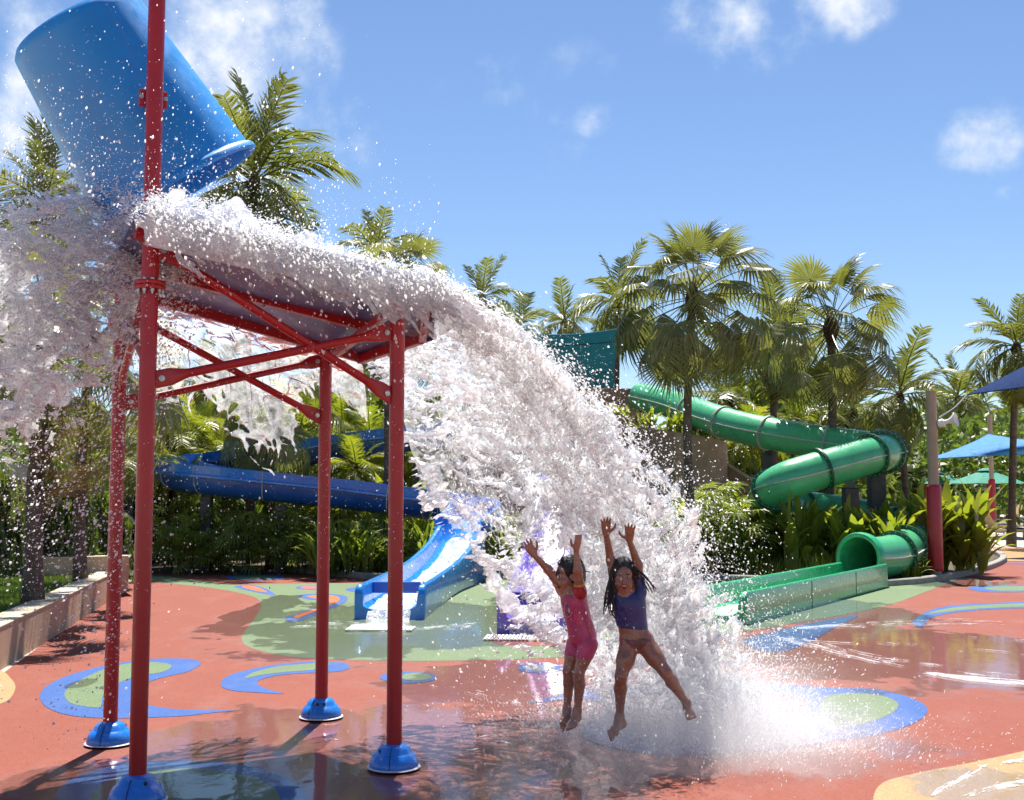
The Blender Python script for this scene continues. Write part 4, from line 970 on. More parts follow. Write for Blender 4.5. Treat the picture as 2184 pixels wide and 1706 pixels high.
CL = [leaf_cloud('crown', 2600, s) for s in (1, 2, 3)]
def bush(x, y, w, h, label, group, r, name='bush', cat='bush', z=0., trunk=False):
    root = thing(name, label, cat, (x, y, z), group)
    o = bpy.data.objects.new('crown', r.choice(CL)); C.objects.link(o); o.parent = root; o.rotation_euler = (0, 0, r.uniform(0, 6.28))
    if trunk:
        o.location = (0, 0, h*.35); o.scale = (w, w*.9, h*.68); tm, tp = trunk_mesh(h*.6, .14, .09, (0, 0), int(x*7), 8); put('trunk', tm.mesh('trunk', True), M_BARK, root)
    else: o.scale = (w, w*.9, h)
for i in range(16):
    u = 335+i*38; x = P(u, 1000, 35)[0]; bush(x, 33.5+r.uniform(0, 3), r.uniform(1.1, 1.8), r.uniform(1.9, 3.2), 'dark green broad-leaved bush deep in the thicket behind the blue slide', 'bushes behind the blue slide', r)
for i in range(13):
    u = 1560+i*36; Y = 40+r.uniform(-2, 4); x = P(u, 1000, Y)[0]; bush(x, Y, r.uniform(1.3, 2.0), r.uniform(2.0, 3.8) if u < 1840 else 1.6, 'dark broad-leaved bush behind the green tube slide', 'bushes behind the green slide', r)
for u, Y, h in ((1590, 46, 6.5), (1680, 47, 6.0), (1800, 48, 5.5), (480, 44, 6.5), (640, 46, 6.2), (780, 45, 6.0), (920, 46, 6.0)):
    bush(P(u, 1000, Y)[0], Y, 2.4, h, 'broad-leaved tree at the back of the thicket' if u < 1000 else 'broad-leaved tree behind the green slide, dark between the palms', 'back trees left' if u < 1000 else 'back trees right', r, 'broadleaf_tree', 'tree', 0, True)
for i, (u, Y, h) in enumerate(((20, 19.5, 2.2), (80, 20.5, 1.9), (140, 20, 2.4), (215, 21, 1.8), (-60, 19, 2.6))):
    bush(P(u, 1000, Y)[0], Y, .75, h, 'thin-leaved shrub in the shade behind the lawn palms', 'shrubs behind the lawn palms', r, z=.2)
# far wood behind everything
def wood():
    q = np.random.default_rng(8); Vs = []; n = 46000
    az = q.uniform(-.62, .62, n); dist = q.uniform(58, 74, n); x = dist*np.tan(az); top = 3.6+4.2*fbm(x*.12, dist*.05, 0*x, 3)
    z = top*q.random(n)**.75; c = np.stack([x, dist, z], 1)
    nrm = q.normal(size=(n, 3)); nrm[:, 1] -= .8; nrm[:, 2] += .8; nrm /= np.linalg.norm(nrm, axis=1)[:, None]; t = np.cross(nrm, q.normal(size=(n, 3))); t /= np.linalg.norm(t, axis=1)[:, None]; b = np.cross(nrm, t); s = (.16+.22*q.random(n))[:, None]
    V = np.stack([c-t*s, c+b*s*.45, c+t*s, c-b*s*.45], 1).reshape(-1, 3)
    o = put('far_wood', fast_mesh('far_wood', V, np.arange(n*4).reshape(-1, 4), False), M_BUSH); tag(o, 'far belt of green trees closing the view behind the park', 'trees', kind='stuff')
wood()
# ================================================================ BUILDINGS, SAILS, PARASOLS, LOUNGERS
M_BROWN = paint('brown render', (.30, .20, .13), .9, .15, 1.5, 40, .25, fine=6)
M_BROWN_LIT = paint('brown render lit side', (.40, .285, .18), .9, .12, 1.5, 40, .25, fine=6)  # same brown wall, sunlit tone of its right panel put into the colour
M_TEAL = paint('teal shade cloth', (.012, .19, .21), .8, .12, 3, 90, .2)
M_NAVY = paint('navy shade cloth', (.006, .022, .085), .9, .12, 3, 90, .2, spec=.08)
M_SKYB = paint('blue shade cloth', (.02, .16, .42), .8, .12, 3, 90, .2)
M_PARA = paint('green parasol cloth', (.02, .20, .14), .8, .12, 3, 90, .2)
M_PARB = paint('violet blue parasol cloth', (.12, .13, .38), .8, .12, 3, 90, .2)
M_SEWN = paint('sewn seam', (.01, .06, .07), .9)
M_PTAN = paint('tan post paint', (.34, .25, .175), .55, .1, 4)
M_PAD = gloss('red vinyl pad', (.33, .003, .014), .36, .25, .12, .03)
M_WHITE = paint('white plastic', (.75, .75, .74), .4, .08, 6)
M_WICK = paint('tan wicker', (.50, .36, .17), .65, .2, 12, 120, .5)
M_WOOD = paint('dark timber', (.10, .05, .025), .6, .3, 8)
M_BRICK = None
def brick_mat():
    m, nt, bs, out = new_mat('far brick'); tc = nt.nodes.new('ShaderNodeTexCoord'); b = nt.nodes.new('ShaderNodeTexBrick'); mp = nt.nodes.new('ShaderNodeMapping'); mp.inputs['Rotation'].default_value = (R(90), 0, 0)
    nt.links.new(tc.outputs['Object'], mp.inputs[0]); nt.links.new(mp.outputs[0], b.inputs[0]); b.inputs['Scale'].default_value = 2.2
    b.inputs['Color1'].default_value = (.20, .075, .04, 1); b.inputs['Color2'].default_value = (.15, .055, .032, 1); b.inputs['Mortar'].default_value = (.12, .07, .05, 1)
    nt.links.new(b.outputs[0], bs.inputs['Base Color']); bs.inputs['Roughness'].default_value = .9; return m
M_BRICK = brick_mat()
def wall_box(root, name, u0, u1, v0, Y, dep, mat, z0=0.):
    a, b = P(u0, v0, Y), P(u1, v0, Y); mb = MB(); z1 = max(a[2], b[2]); mb.box(((a[0]+b[0])/2, Y+dep/2, (z0+z1)/2), (b[0]-a[0], dep, z1-z0)); o = part(name, mb, mat, root); bev(o, .02); return o, z1
tw = thing('slide_building', 'brown rendered stair building of curved walls behind the falling water', 'building', P(1300, 1150, 32)*np.array([1, 1, 0]))
wall_box(tw, 'rear_wall', 985, 1392, 828, 33.5, 3.0, M_BROWN); wall_box(tw, 'front_wall', 960, 1372, 914, 31.6, 1.2, M_BROWN)
# curved bastion in two panels
cxy = np.array([P(1440, 1000, 31.4)[0], 31.5]); ztop = P(1440, 918, 30)[2]
def bastion(a0, a1, mat, nm, ht, rr=1.42):
    t = np.linspace(R(a0), R(a1), 26); mb = MB(); A = np.array([[(cxy[0]+rr*math.cos(q), cxy[1]+rr*math.sin(q), 0), (cxy[0]+rr*math.cos(q), cxy[1]+rr*math.sin(q), ht(q)), (cxy[0]+(rr-.2)*math.cos(q), cxy[1]+(rr-.2)*math.sin(q), ht(q)), (cxy[0]+(rr-.2)*math.cos(q), cxy[1]+(rr-.2)*math.sin(q), 0), (cxy[0]+rr*math.cos(q), cxy[1]+rr*math.sin(q), 0)] for q in t])
    mb.grid(A); mb.add(A[0][:4], [[0, 1, 2, 3]]); mb.add(A[-1][:4], [[3, 2, 1, 0]]); part(nm, mb, mat, tw, True)
hz = lambda q: ztop+.16-.22*(1+math.cos(q))
bastion(180, 262, M_BROWN, 'curved_wall', hz); bastion(262.4, 372, M_BROWN_LIT, 'curved_wall', hz)
mb = MB(); mb.lathe([(0, ztop-.25), (1.25, ztop-.25)], (cxy[0], cxy[1], 0), 24); part('planter_soil', mb, M_SOIL, tw)
q0, q1 = P(1538, 985, 31.2), P(1650, 1055, 30.6); mb = MB(); w_ = np.array([0, .25, 0])
mb.add([q0*[1, 1, 0], q1*[1, 1, 0], q1, q0, q0*[1, 1, 0]+w_, q1*[1, 1, 0]+w_, q1+w_, q0+w_], [[0, 1, 2, 3], [7, 6, 5, 4], [3, 2, 6, 7], [1, 5, 6, 2], [0, 3, 7, 4]]); part('stair_wall', mb, M_BROWN, tw)
mb = MB(); u_ = np.array([0, 0, .09]); w2 = np.array([0, .04, 0]); mb.add([q0-w2, q1-w2, q1-w2+u_, q0-w2+u_, q0+w_+w2, q1+w_+w2, q1+w_+w2+u_, q0+w_+w2+u_], [[0, 1, 2, 3], [7, 6, 5, 4], [3, 2, 6, 7], [1, 5, 6, 2], [0, 3, 7, 4], [0, 4, 5, 1]]); part('stair_coping', mb, M_WALLTOP, tw)
for i in range(12):
    t = R(195+i*15); rr = r.uniform(.6, 1.15); plant(HP if i % 3 else SP, cxy[0]+rr*math.cos(t), cxy[1]+rr*math.sin(t), r.uniform(.45, .7), 'bright leafy plant in the planter on top of the curved brown wall', 'shrub', 'plants on the curved wall', r, ztop-.25)
for i in range(7):
    x = P(1180+i*26, 914, 32.2)[0]; plant(HP, x, 32.1+r.uniform(-.2, .3), r.uniform(.45, .65), 'leafy plant on the brown wall ledge beside the falling water', 'shrub', 'plants on the brown ledge', r, P(1300, 914, 31.6)[2])
# teal sail: vertical cloth pulled between four corners
def sail(name, corners, label, mat, sag=.08, n=18, belly=.35, root=None, seams=()):
    c = [np.asarray(q, float) for q in corners]; A = np.zeros((n, n, 3)); nrm = np.cross(c[1]-c[0], c[3]-c[0]); nrm /= np.linalg.norm(nrm); mid = sum(c)/4
    for i in range(n):
        for j in range(n):
            s_, t = i/(n-1), j/(n-1); p = (c[0]*(1-s_)+c[1]*s_)*(1-t)+(c[3]*(1-s_)+c[2]*s_)*t
            k = sag*4*(s_*(1-s_)*(1 if t < .001 or t > .999 else 1)*abs(2*t-1)**2*(1 if t > .5 else -1)); k2 = sag*4*t*(1-t)*abs(2*s_-1)**2*(1 if s_ > .5 else -1)
            up = (c[3]-c[0]); rt = (c[1]-c[0]); p = p-up*k*.5-rt*k2*.6+nrm*belly*16*s_*(1-s_)*t*(1-t)*.25
            A[i, j] = p
    root = thing(name, label, 'shade sail', (A.reshape(-1, 3).min(0)+A.reshape(-1, 3).max(0))/2)
    mb = MB(); mb.grid(A); mb.grid((A+nrm*.01)[::-1]); part('cloth', mb, mat, root, True)
    for f in seams:
        j = f*(n-1); j0 = int(j); row = A[:, j0]*(1-(j-j0))+A[:, min(j0+1, n-1)]*(j-j0); mb = MB(); mb.tube(row-nrm*.012, .012, 5); mb2 = MB(); part('seam', mb, M_SEWN, root); mb = MB(); mb.tube(row+nrm*.02, .012, 5); part('seam', mb, M_SEWN, root)
    for e in (A[:, 0], A[:, -1], A[0], A[-1]):
        mb = MB(); mb.tube(e, .018, 5); part('edge_cord', mb, mat, root)
    return root, A
sail('shade_sail', [P(1162, 850, 36), P(1312, 838, 35), P(1328, 699, 35), P(1130, 712, 36)], 'teal shade sail stretched upright above the brown building', M_TEAL, .10, seams=(.33, .80))
sail('shade_sail', [P(1975, 980, 45), P(2230, 968, 44), P(2300, 950, 40), P(2108, 926, 50)], 'bright blue shade sail sloping over the parasols at the right', M_SKYB, .08, belly=.5)
sail('shade_sail', [P(2062, 842, 33), P(2290, 815, 31), P(2330, 770, 30), P(2230, 756, 36)], 'dark navy shade sail cut off at the right edge below a palm', M_NAVY, .05, belly=.4)
# padded posts
def padded_post(u, vb, vt, p0, p1, Y, label, near=False):
    b = P(u, vb, Y); zt_, za, zb = P(u, vt, Y)[2], P(u, p1, Y)[2], P(u, p0, Y)[2]; k = 1.0; z0 = 0.
    root = thing('padded_post', label, 'post', (b[0], Y, z0)); mb = MB(); mb.lathe([(0, -.02), (.105*k, -.02), (.105*k, zt_), (0, zt_)], (b[0], Y, z0), 24); part('pole', mb, M_PTAN, root, True)
    mb = MB(); mb.lathe([(.108, za), (.13, za+.005), (.146, za+.03), (.15, za+.06), (.15, zb-.05), (.143, zb-.02), (.125, zb), (.105, zb)], (b[0], Y, 0), 28); pd = part('pad', mb, M_PAD, root, True)
    return root, b, zt_
pp, pb, pt_ = padded_post(1997, 1236, 834, 1034, 1218, G(1997, 1236)[1], 'tall tan post wrapped in red padding with a horn loudspeaker, nearest of three')
padded_post(1932, 1110, 1000, 1036, 1102, 62, 'far tan post with red padding half hidden by the upper slide bend')
padded_post(2118, 1112, 884, 1022, 1108, 52, 'far tan post with red padding beside the loungers')
mb = MB(); c = P(2008, 902, pb[1])-np.array([0, .10, 0]); mb.lathe([(0, -.10), (.07, -.10), (.085, -.06), (.085, .0), (.05, .03), (.045, .08), (.05, .12), (.08, .18), (.13, .24), (.15, .25), (.15, .262), (.125, .25), (.07, .18), (.03, .12), (0, .12)], c, 28, (.75, -.55, .22))
single('loudspeaker', mb, M_WHITE, 'white horn loudspeaker fixed to the near padded post', 'loudspeaker', smooth=True)
mb = MB(); a, b = P(2003, 890, pb[1]), P(2062, 842, 33); mb.tube(spline([a, (a+b)/2-np.array([0, 0, .06]), b], 6), .014, 5); single('sail_cable', mb, M_STEEL, 'thin cable tying the navy sail to the near post', 'cable')
# parasols
def parasol(u, va, rad, Y, label, mat, drop=.42, n=8, tilt=0, hub=None):
    t = P(u, va, Y); root = thing('parasol', label, 'parasol', (t[0], Y, 0), 'parasols on the deck'); 
    mb = MB(); mb.tube([(t[0], Y, 0), (t[0]+tilt, Y, t[2])], .028, 8); part('pole', mb, M_WOOD, root, True)
    for k in range(n):
        a0, a1 = 2*math.pi*k/n+.2, 2*math.pi*(k+1)/n+.2; mb = MB(); rows = []
        for s_ in np.linspace(.12, 1, 6):
            zz = t[2]-drop*s_**1.15; row = []
            for q in np.linspace(0, 1, 5):
                p0 = np.array([math.cos(a0), math.sin(a0)])*(1-q)+np.array([math.cos(a1), math.sin(a1)])*q
                row.append((t[0]+tilt+p0[0]*rad*s_, Y+p0[1]*rad*s_, zz+.05*s_*4*q*(1-q)*-.5))
            rows.append(row)
        mb.grid(np.array(rows)); mb.grid((np.array(rows)-[0, 0, .006])[::-1]); part('canopy_panel', mb, mat, root)
        mb = MB(); mb.tube([(t[0]+tilt+.15*rad*math.cos(a0), Y+.15*rad*math.sin(a0), t[2]-drop*.15), (t[0]+tilt+rad*math.cos(a0), Y+rad*math.sin(a0), t[2]-drop-.015)], .012, 4); part('rib', mb, M_WOOD, root)
    mb = MB(); mb.lathe([(0, .10), (.1*rad, .07), (.24*rad, -.03), (.25*rad, -.05)], (t[0]+tilt, Y, t[2]), n); part('vent_cap', mb, mat, root)
parasol(2103, 1002, 1.72, 54, 'large green parasol in front of the far padded post', M_PARA, .62)
parasol(2009, 1008, 1.25, 60, 'smaller green parasol overlapped by the near padded post', M_PARA, .55)
parasol(2065, 1068, .9, 80, 'small distant green parasol left of the lounger backs', M_PARA, .35)
parasol(2150, 1064, .9, 82, 'small distant green parasol at the right edge', M_PARA, .35)
parasol(2146, 1031, 1.75, 76, 'violet blue parasol behind the far padded post', M_PARB, .62)
# loungers
def lounger():
    root = bpy.data.objects.new('sun_lounger', None); C.objects.link(root)
    def prt(nm, boxes, mat, b=.01):
        mb = MB()
        for c, s_, rt in boxes: mb.box(c, s_, rt)
        o = put(nm, mb.mesh(nm), mat, root); bev(o, b); return o
    prt('seat', [((.55, 0, .36), (1.35, .62, .06), None)], M_WICK)
    a = R(58); Rm = np.array([[math.cos(a), 0, math.sin(a)], [0, 1, 0], [-math.sin(a), 0, math.cos(a)]])
    Rb = np.array(Matrix.Rotation(R(62), 3, 'Y')); prt('backrest', [((-.33, 0, .72), (.85, .60, .05), Rb)], M_WICK)
    for y in (-.29, .29):
        prt('side_rail', [((.50, y*1.12, .33), (1.5, .05, .07), None)], M_WICK); prt('armrest', [((.0, y*1.12, .60), (.5, .06, .04), None)], M_WICK)
        for x in (-.2, 1.15): prt('leg', [((x, y*1.1, .16), (.05, .05, .32), None)], M_WICK)
        prt('arm_post', [((.22, y*1.12, .47), (.04, .04, .24), None)], M_WICK)
    mb = MB(); mb.box((.75, 0, .405), (.7, .5, .035)); o = put('towel', mb.mesh('towel'), M_NAVY, root); bev(o, .012)
    return root
L0 = lounger()
for i, (u, v, rz, lab) in enumerate(((2128, 1150, .05, 'tan wicker sun lounger nearest the kerb at the right edge'), (2096, 1140, .15, 'tan wicker sun lounger just left of the one nearest the kerb'), (2040, 1128, .2, 'sun lounger half hidden behind the ginger plants'), (1975, 1118, .2, 'sun lounger back showing behind the near padded post'), (1905, 1112, .2, 'sun lounger back showing over the lower green tube'), (2160, 1122, 3.3, 'sun lounger under the large green parasol'))):
    o = L0 if i == 0 else copy_tree(L0); g_ = G(u, v); o.location = tuple(g_); o.rotation_euler = (0, 0, rz); tag(o, lab, 'sun lounger', 'sun loungers on the deck')
# brick pavilion and white house far right
bp_ = thing('brick_pavilion', 'low brick pavilion with a flat pale roof behind the green slide', 'building', P(1920, 1100, 66)*np.array([1, 1, 0]))
wall_box(bp_, 'wall', 1838, 1998, 1010, 66, 5, M_BRICK); wall_box(bp_, 'screen_panel', 2000, 2034, 1018, 66.4, .3, paint('perforated screen', (.16, .15, .14), .8, .3, 9))
a, b = P(1815, 1003, 64), P(2045, 1003, 64); mb = MB(); mb.box(((a[0]+b[0])/2, 67.5, a[2]+.1), (b[0]-a[0], 8, .32)); ro = part('roof', mb, M_WHITE, bp_); mb = MB(); mb.box(((a[0]+b[0])/2, 63.45, a[2]+.02), (b[0]-a[0]+.1, .06, .2)); part('fascia', mb, M_WALLTOP, ro)
for u in (1860, 1900, 1945):
    mb = MB(); q = P(u, 1050, 65.95); mb.box((q[0], 65.96, 1.6), (.75, .06, 1.1)); wn = part('window', mb, M_WOOD, bp_)
wh = thing('white_house', 'white low house with dark windows far behind the parasols', 'building', P(2150, 1090, 95)*np.array([1, 1, 0]))
wall_box(wh, 'wall', 2060, 2300, 1038, 95, 5, M_WHITE)
for u in (2085, 2125, 2150, 2172): mb = MB(); q = P(u, 1065, 94.97); mb.box((q[0], 94.97, 1.5), (.95, .06, 1.3)); w_n = part('window', mb, M_COL, wh); mb = MB(); mb.box((q[0], 94.93, .8), (1.1, .1, .08)); part('sill', mb, M_WHITE, w_n)
mb = MB(); q = P(2180, 1034, 95); mb.box((q[0], 97.5, q[2]+.15), (11, 7, .3)); part('roof', mb, M_WALLTOP, wh)
# shaded building at the left
M_SLAB = paint('grey slab', (.33, .32, .29), .85, .15, 3, 30, .2); M_GLASS = gloss('dark glazing', (.012, .012, .014), .12, 0, .1, 0); M_STEP = paint('pale stair', (.42, .36, .28), .85, .15, 4)
lb = thing('shaded_building', 'dark glazed building under a grey slab behind the lawn palms', 'building', P(120, 1150, 27)*np.array([1, 1, 0]))
wall_box(lb, 'glazing', -420, 330, 1018, 28.5, 3, M_GLASS)
for u in range(-100, 331, 54):
    mb = MB(); q = P(u, 1100, 28.4); mb.box((q[0], 28.42, 1.2), (.12, .10, 2.4)); part('mullion', mb, M_COL, lb)
a, b = P(-420, 1018, 25.8), P(236, 1018, 25.8); mb = MB(); mb.box(((a[0]+b[0])/2, 28.2, a[2]+.12), (b[0]-a[0], 5, .34)); part('roof_slab', mb, M_SLAB, lb)
mb = MB(); q = P(41, 1190, 22); mb.box((q[0], 22, .26), (.30, .30, .52)); single('concrete_block', mb, M_SLAB, 'pale square concrete plinth at the edge of the lawn path', 'plinth')
st = thing('garden_stair', 'pale stair flight at the left edge beyond the lawn', 'stairs', P(-30, 1190, 23)*np.array([1, 1, 0]))
for k in range(6): mb = MB(); mb.box((P(0, 1190, 22)[0]-.35-.28*k, 22.4, .08+.16*k), (.30, 1.6, .16)); part('step', mb, M_STEP, st)
rl = thing('stair_rail', 'grey handrails of the steps beside the hedge', 'handrail', P(300, 1190, 25)*np.array([1, 1, 0]))
for du, Yk in ((0, 24.6), (30, 26.2)):
    a, b = P(272+du, 1098, Yk), P(322+du, 1150, Yk); mb = MB(); mb.tube([a, b], .03, 8); part('rail', mb, M_SLAB, rl)
    for q in (a, b): mb = MB(); mb.tube([q*[1, 1, 0], q], .02, 6); part('baluster', mb, M_COL, rl)
# ================================================================ THE TWO GIRLS
class Blob:
    """smooth union of limbs on a grid -> one continuous skin"""
    def __init__(s, lo, hi, h):
        s.lo = np.asarray(lo, float); s.h = h; s.n = np.ceil((np.asarray(hi)-s.lo)/h).astype(int)+1; s.f = np.full(s.n, 1.0, np.float32)
    def region(s, lo, hi):
        a = np.maximum(((lo-s.lo)/s.h).astype(int)-1, 0); b = np.minimum(((hi-s.lo)/s.h).astype(int)+2, s.n)
        g = [s.lo[k]+np.arange(a[k], b[k])*s.h for k in range(3)]
        return tuple(slice(a[k], b[k]) for k in range(3)), g[0][:, None, None], g[1][None, :, None], g[2][None, None, :]
    def join(s, sl, d, k):
        f = s.f[sl]
        if k <= 0: s.f[sl] = np.minimum(f, d); return
        h = np.clip(.5+.5*(f-d)/k, 0, 1); s.f[sl] = f*(1-h)+d*h-k*h*(1-h)
    def cap(s, a, b, ra, rb, k=.02):
        a, b = np.asarray(a, float), np.asarray(b, float); m = max(ra, rb)+k+.02; sl, X, Y, Z = s.region(np.minimum(a, b)-m, np.maximum(a, b)+m)
        ab = b-a; t = np.clip(((X-a[0])*ab[0]+(Y-a[1])*ab[1]+(Z-a[2])*ab[2])/ab.dot(ab), 0, 1)
        d = np.sqrt((X-a[0]-t*ab[0])**2+(Y-a[1]-t*ab[1])**2+(Z-a[2]-t*ab[2])**2)-(ra+(rb-ra)*t); s.join(sl, d, k)
    def ell(s, c, r, k=.03, rot=0):
        c, r = np.asarray(c, float), np.asarray(r, float); m = r.max()+k+.02; sl, X, Y, Z = s.region(c-m, c+m); X, Y, Z = X-c[0], Y-c[1], Z-c[2]
        if rot: X, Z = X*math.cos(rot)-Z*math.sin(rot), X*math.sin(rot)+Z*math.cos(rot)
        q = np.sqrt((X/r[0])**2+(Y/r[1])**2+(Z/r[2])**2); q2 = np.sqrt((X/r[0]**2)**2+(Y/r[1]**2)**2+(Z/r[2]**2)**2); d = q*(q-1)/np.maximum(q2, 1e-6); s.join(sl, d, k)
    def carve(s, c, r, k=.004):
        c, r = np.asarray(c, float), np.asarray(r, float); m = r.max()+.03; sl, X, Y, Z = s.region(c-m, c+m); q = np.sqrt(((X-c[0])/r[0])**2+((Y-c[1])/r[1])**2+((Z-c[2])/r[2])**2); d = (q-1)*r.min(); s.f[sl] = np.maximum(s.f[sl], -d)
    def cut(s, p, n):
        n = np.asarray(n, float); n /= np.linalg.norm(n); sl, X, Y, Z = s.region(s.lo-1, s.lo+s.n*s.h+1); s.f = np.maximum(s.f, ((X-p[0])*n[0]+(Y-p[1])*n[1]+(Z-p[2])*n[2]).astype(np.float32))
    def mesh(s, nm, origin, wob=0):
        V, Q = surface_nets(-s.f, s.lo, s.h)
        if wob: V = V+(fbm(V[:, 0]*45, V[:, 1]*45, V[:, 2]*30, 3)[:, None]-.5)*wob
        return fast_mesh(nm, V-origin, Q, True)
def skin_mat(name, col):
    m, nt, bs, out = new_mat(name); t = tex(nt, 18, 5, .6); c = mixc(nt, mrange(nt, t, .3, .7), tuple(q*.8 for q in col), tuple(q*1.18 for q in col)); nt.links.new(c, bs.inputs['Base Color'])
    nt.links.new(mrange(nt, tex(nt, 60, 3, .6), .3, .7, .18, .42), bs.inputs['Roughness']); bs.inputs['Subsurface Weight'].default_value = .12; bs.inputs['Subsurface Radius'].default_value = (.02, .008, .004); bs.inputs['Subsurface Scale'].default_value = .3
    bs.inputs['Coat Weight'].default_value = .22; bs.inputs['Coat Roughness'].default_value = .12; bump(nt, bs, tex(nt, 140, 3, .6), .15, .004); return m
def cloth_mat(name, col, col2=None, rough=.5, pat=0):
    m, nt, bs, out = new_mat(name); t = tex(nt, 14, 5, .65); c = mixc(nt, mrange(nt, t, .3, .7), tuple(q*.75 for q in col), tuple(min(1, q*1.25) for q in col))
    if col2: c = mixc(nt, mrange(nt, tex(nt, pat, 2, .5), .48, .56), c, col2)
    nt.links.new(c, bs.inputs['Base Color']); bs.inputs['Roughness'].default_value = rough; bs.inputs['Coat Weight'].default_value = .25; bs.inputs['Coat Roughness'].default_value = .25
    w = tex(nt, 22, 4, .6, stretch=(1, 1, .5)); bump(nt, bs, w, .45, .012); return m
M_SKIN1 = skin_mat('skin of the left girl', (.36, .17, .10)); M_SKIN2 = skin_mat('skin of the right girl', (.27, .125, .07))
M_PINK = cloth_mat('pink lycra', (.50, .05, .14)); M_SRED = cloth_mat('red lycra', (.45, .012, .03)); M_YEL = cloth_mat('yellow trim', (.62, .36, .03)); M_NAVYL = cloth_mat('navy lycra', (.014, .022, .13)); M_BIK = cloth_mat('patterned bikini', (.17, .035, .06), (.09, .06, .03), .5, 60)
M_HAIR = paint('wet black hair', (.010, .008, .007), .42, .3, 30, 90, .6); M_EYEW = paint('eye white', (.7, .68, .65), .2, .05); M_IRIS = paint('iris', (.02, .010, .006), .15); M_MOUTH = paint('open mouth', (.10, .012, .012), .35); M_TEETH = paint('teeth', (.75, .72, .66), .3, .05); M_LIP = paint('lips', (.34, .10, .08), .4); M_PRINT = paint('suit print', (.55, .48, .42), .6); M_PRINT2 = paint('suit print accent', (.08, .10, .22), .6)
def K(Y0): return lambda cx, cy_, dy=0.: P(1092+cx*.304, 1078.4+cy_*.304, Y0+dy)
def hand(B, w, pdir, side, palmn, spread=1., L_=.062, curl=.25, thumb=None, k=.008):
    """palm and five fingers of unequal length; side = towards the thumb, palmn = out of the palm"""
    w = np.asarray(w, float); d = np.asarray(pdir, float); d /= np.linalg.norm(d); s_ = np.asarray(side, float); s_ = s_-d*s_.dot(d); s_ /= np.linalg.norm(s_); n = np.cross(d, s_); n = n if n.dot(palmn) > 0 else -n
    pc_ = w+d*.038
    for o in (-.022, -.008, .006, .019): B.cap(w+d*.012+s_*o*.6, w+d*.062+s_*o, .0125, .0105, .010)
    for o, l, a in ((.021, .92, .16), (.0075, 1.05, .03), (-.007, .98, -.09), (-.021, .78, -.24)):
        a *= spread; f = d*math.cos(a)+s_*math.sin(a); p0 = w+d*.062+s_*o; p1 = p0+f*L_*l*.42+n*curl*.006; f2 = f*math.cos(curl)+n*math.sin(curl); p2 = p1+f2*L_*l*.33; f3 = f*math.cos(curl*2)+n*math.sin(curl*2); p3 = p2+f3*L_*l*.27
        B.cap(p0-f*.006, p1, .0082, .0076, k); B.cap(p1, p2, .0076, .0068, .004); B.cap(p2, p3, .0068, .0056, .004)
    t = d*.55+s_*.83 if thumb is None else np.asarray(thumb, float); t /= np.linalg.norm(t); b = w+d*.020+s_*.016; m = b+t*.034+n*.006; B.cap(b, m, .012, .0092, .010); B.cap(m, m+t*.018+d*.010, .0088, .0078, .004); B.cap(m+t*.018+d*.010, m+t*.024+d*.026, .0078, .0062, .004)
def foot(B, an, toe, heel, out, k=.012):
    an, toe, heel = [np.asarray(q, float) for q in (an, toe, heel)]; f = toe-heel; L_ = np.linalg.norm(f); f /= L_; s_ = np.asarray(out, float); s_ = s_-f*s_.dot(f); s_ /= np.linalg.norm(s_)
    ball = heel+f*L_*.68; B.cap(an, heel+f*.02, .027, .028, .02); B.cap(an+f*.01, ball, .027, .021, .02); B.cap(heel+f*.02, ball, .026, .022, .02); B.cap(ball-s_*.016, ball+s_*.018, .019, .017, .015)
    for o, l, r_ in ((-.022, .30, .0125), (-.008, .31, .009), (.004, .285, .0085), (.015, .255, .008), (.025, .22, .0075)):
        B.cap(ball+s_*o*.9, heel+f*L_*(.70+l)+s_*o*1.15-np.array([0, 0, .003]), r_*1.1, r_, .005)
def strand(pts, r0, r1, n=5, braid=False):
    p = spline(pts, 8); mb = MB(); m = len(p); rad = np.linspace(r0, r1, m)
    if braid: rad = rad*(1+.22*np.sin(np.arange(m)*2.2))
    mb.tube(p, rad, n); return mb
def ball(c, r, n=12): mb = MB(); th = np.linspace(0, math.pi, n//2+2); mb.lathe([(max(1e-4, math.sin(t)), math.cos(t)) for t in th], (0, 0, 0), n); mb.v[-1] = mb.v[-1]*np.asarray(r)+np.asarray(c); return mb
UPV = np.array([0, 0, 1.]); CAMV = np.array([0, -1., 0])

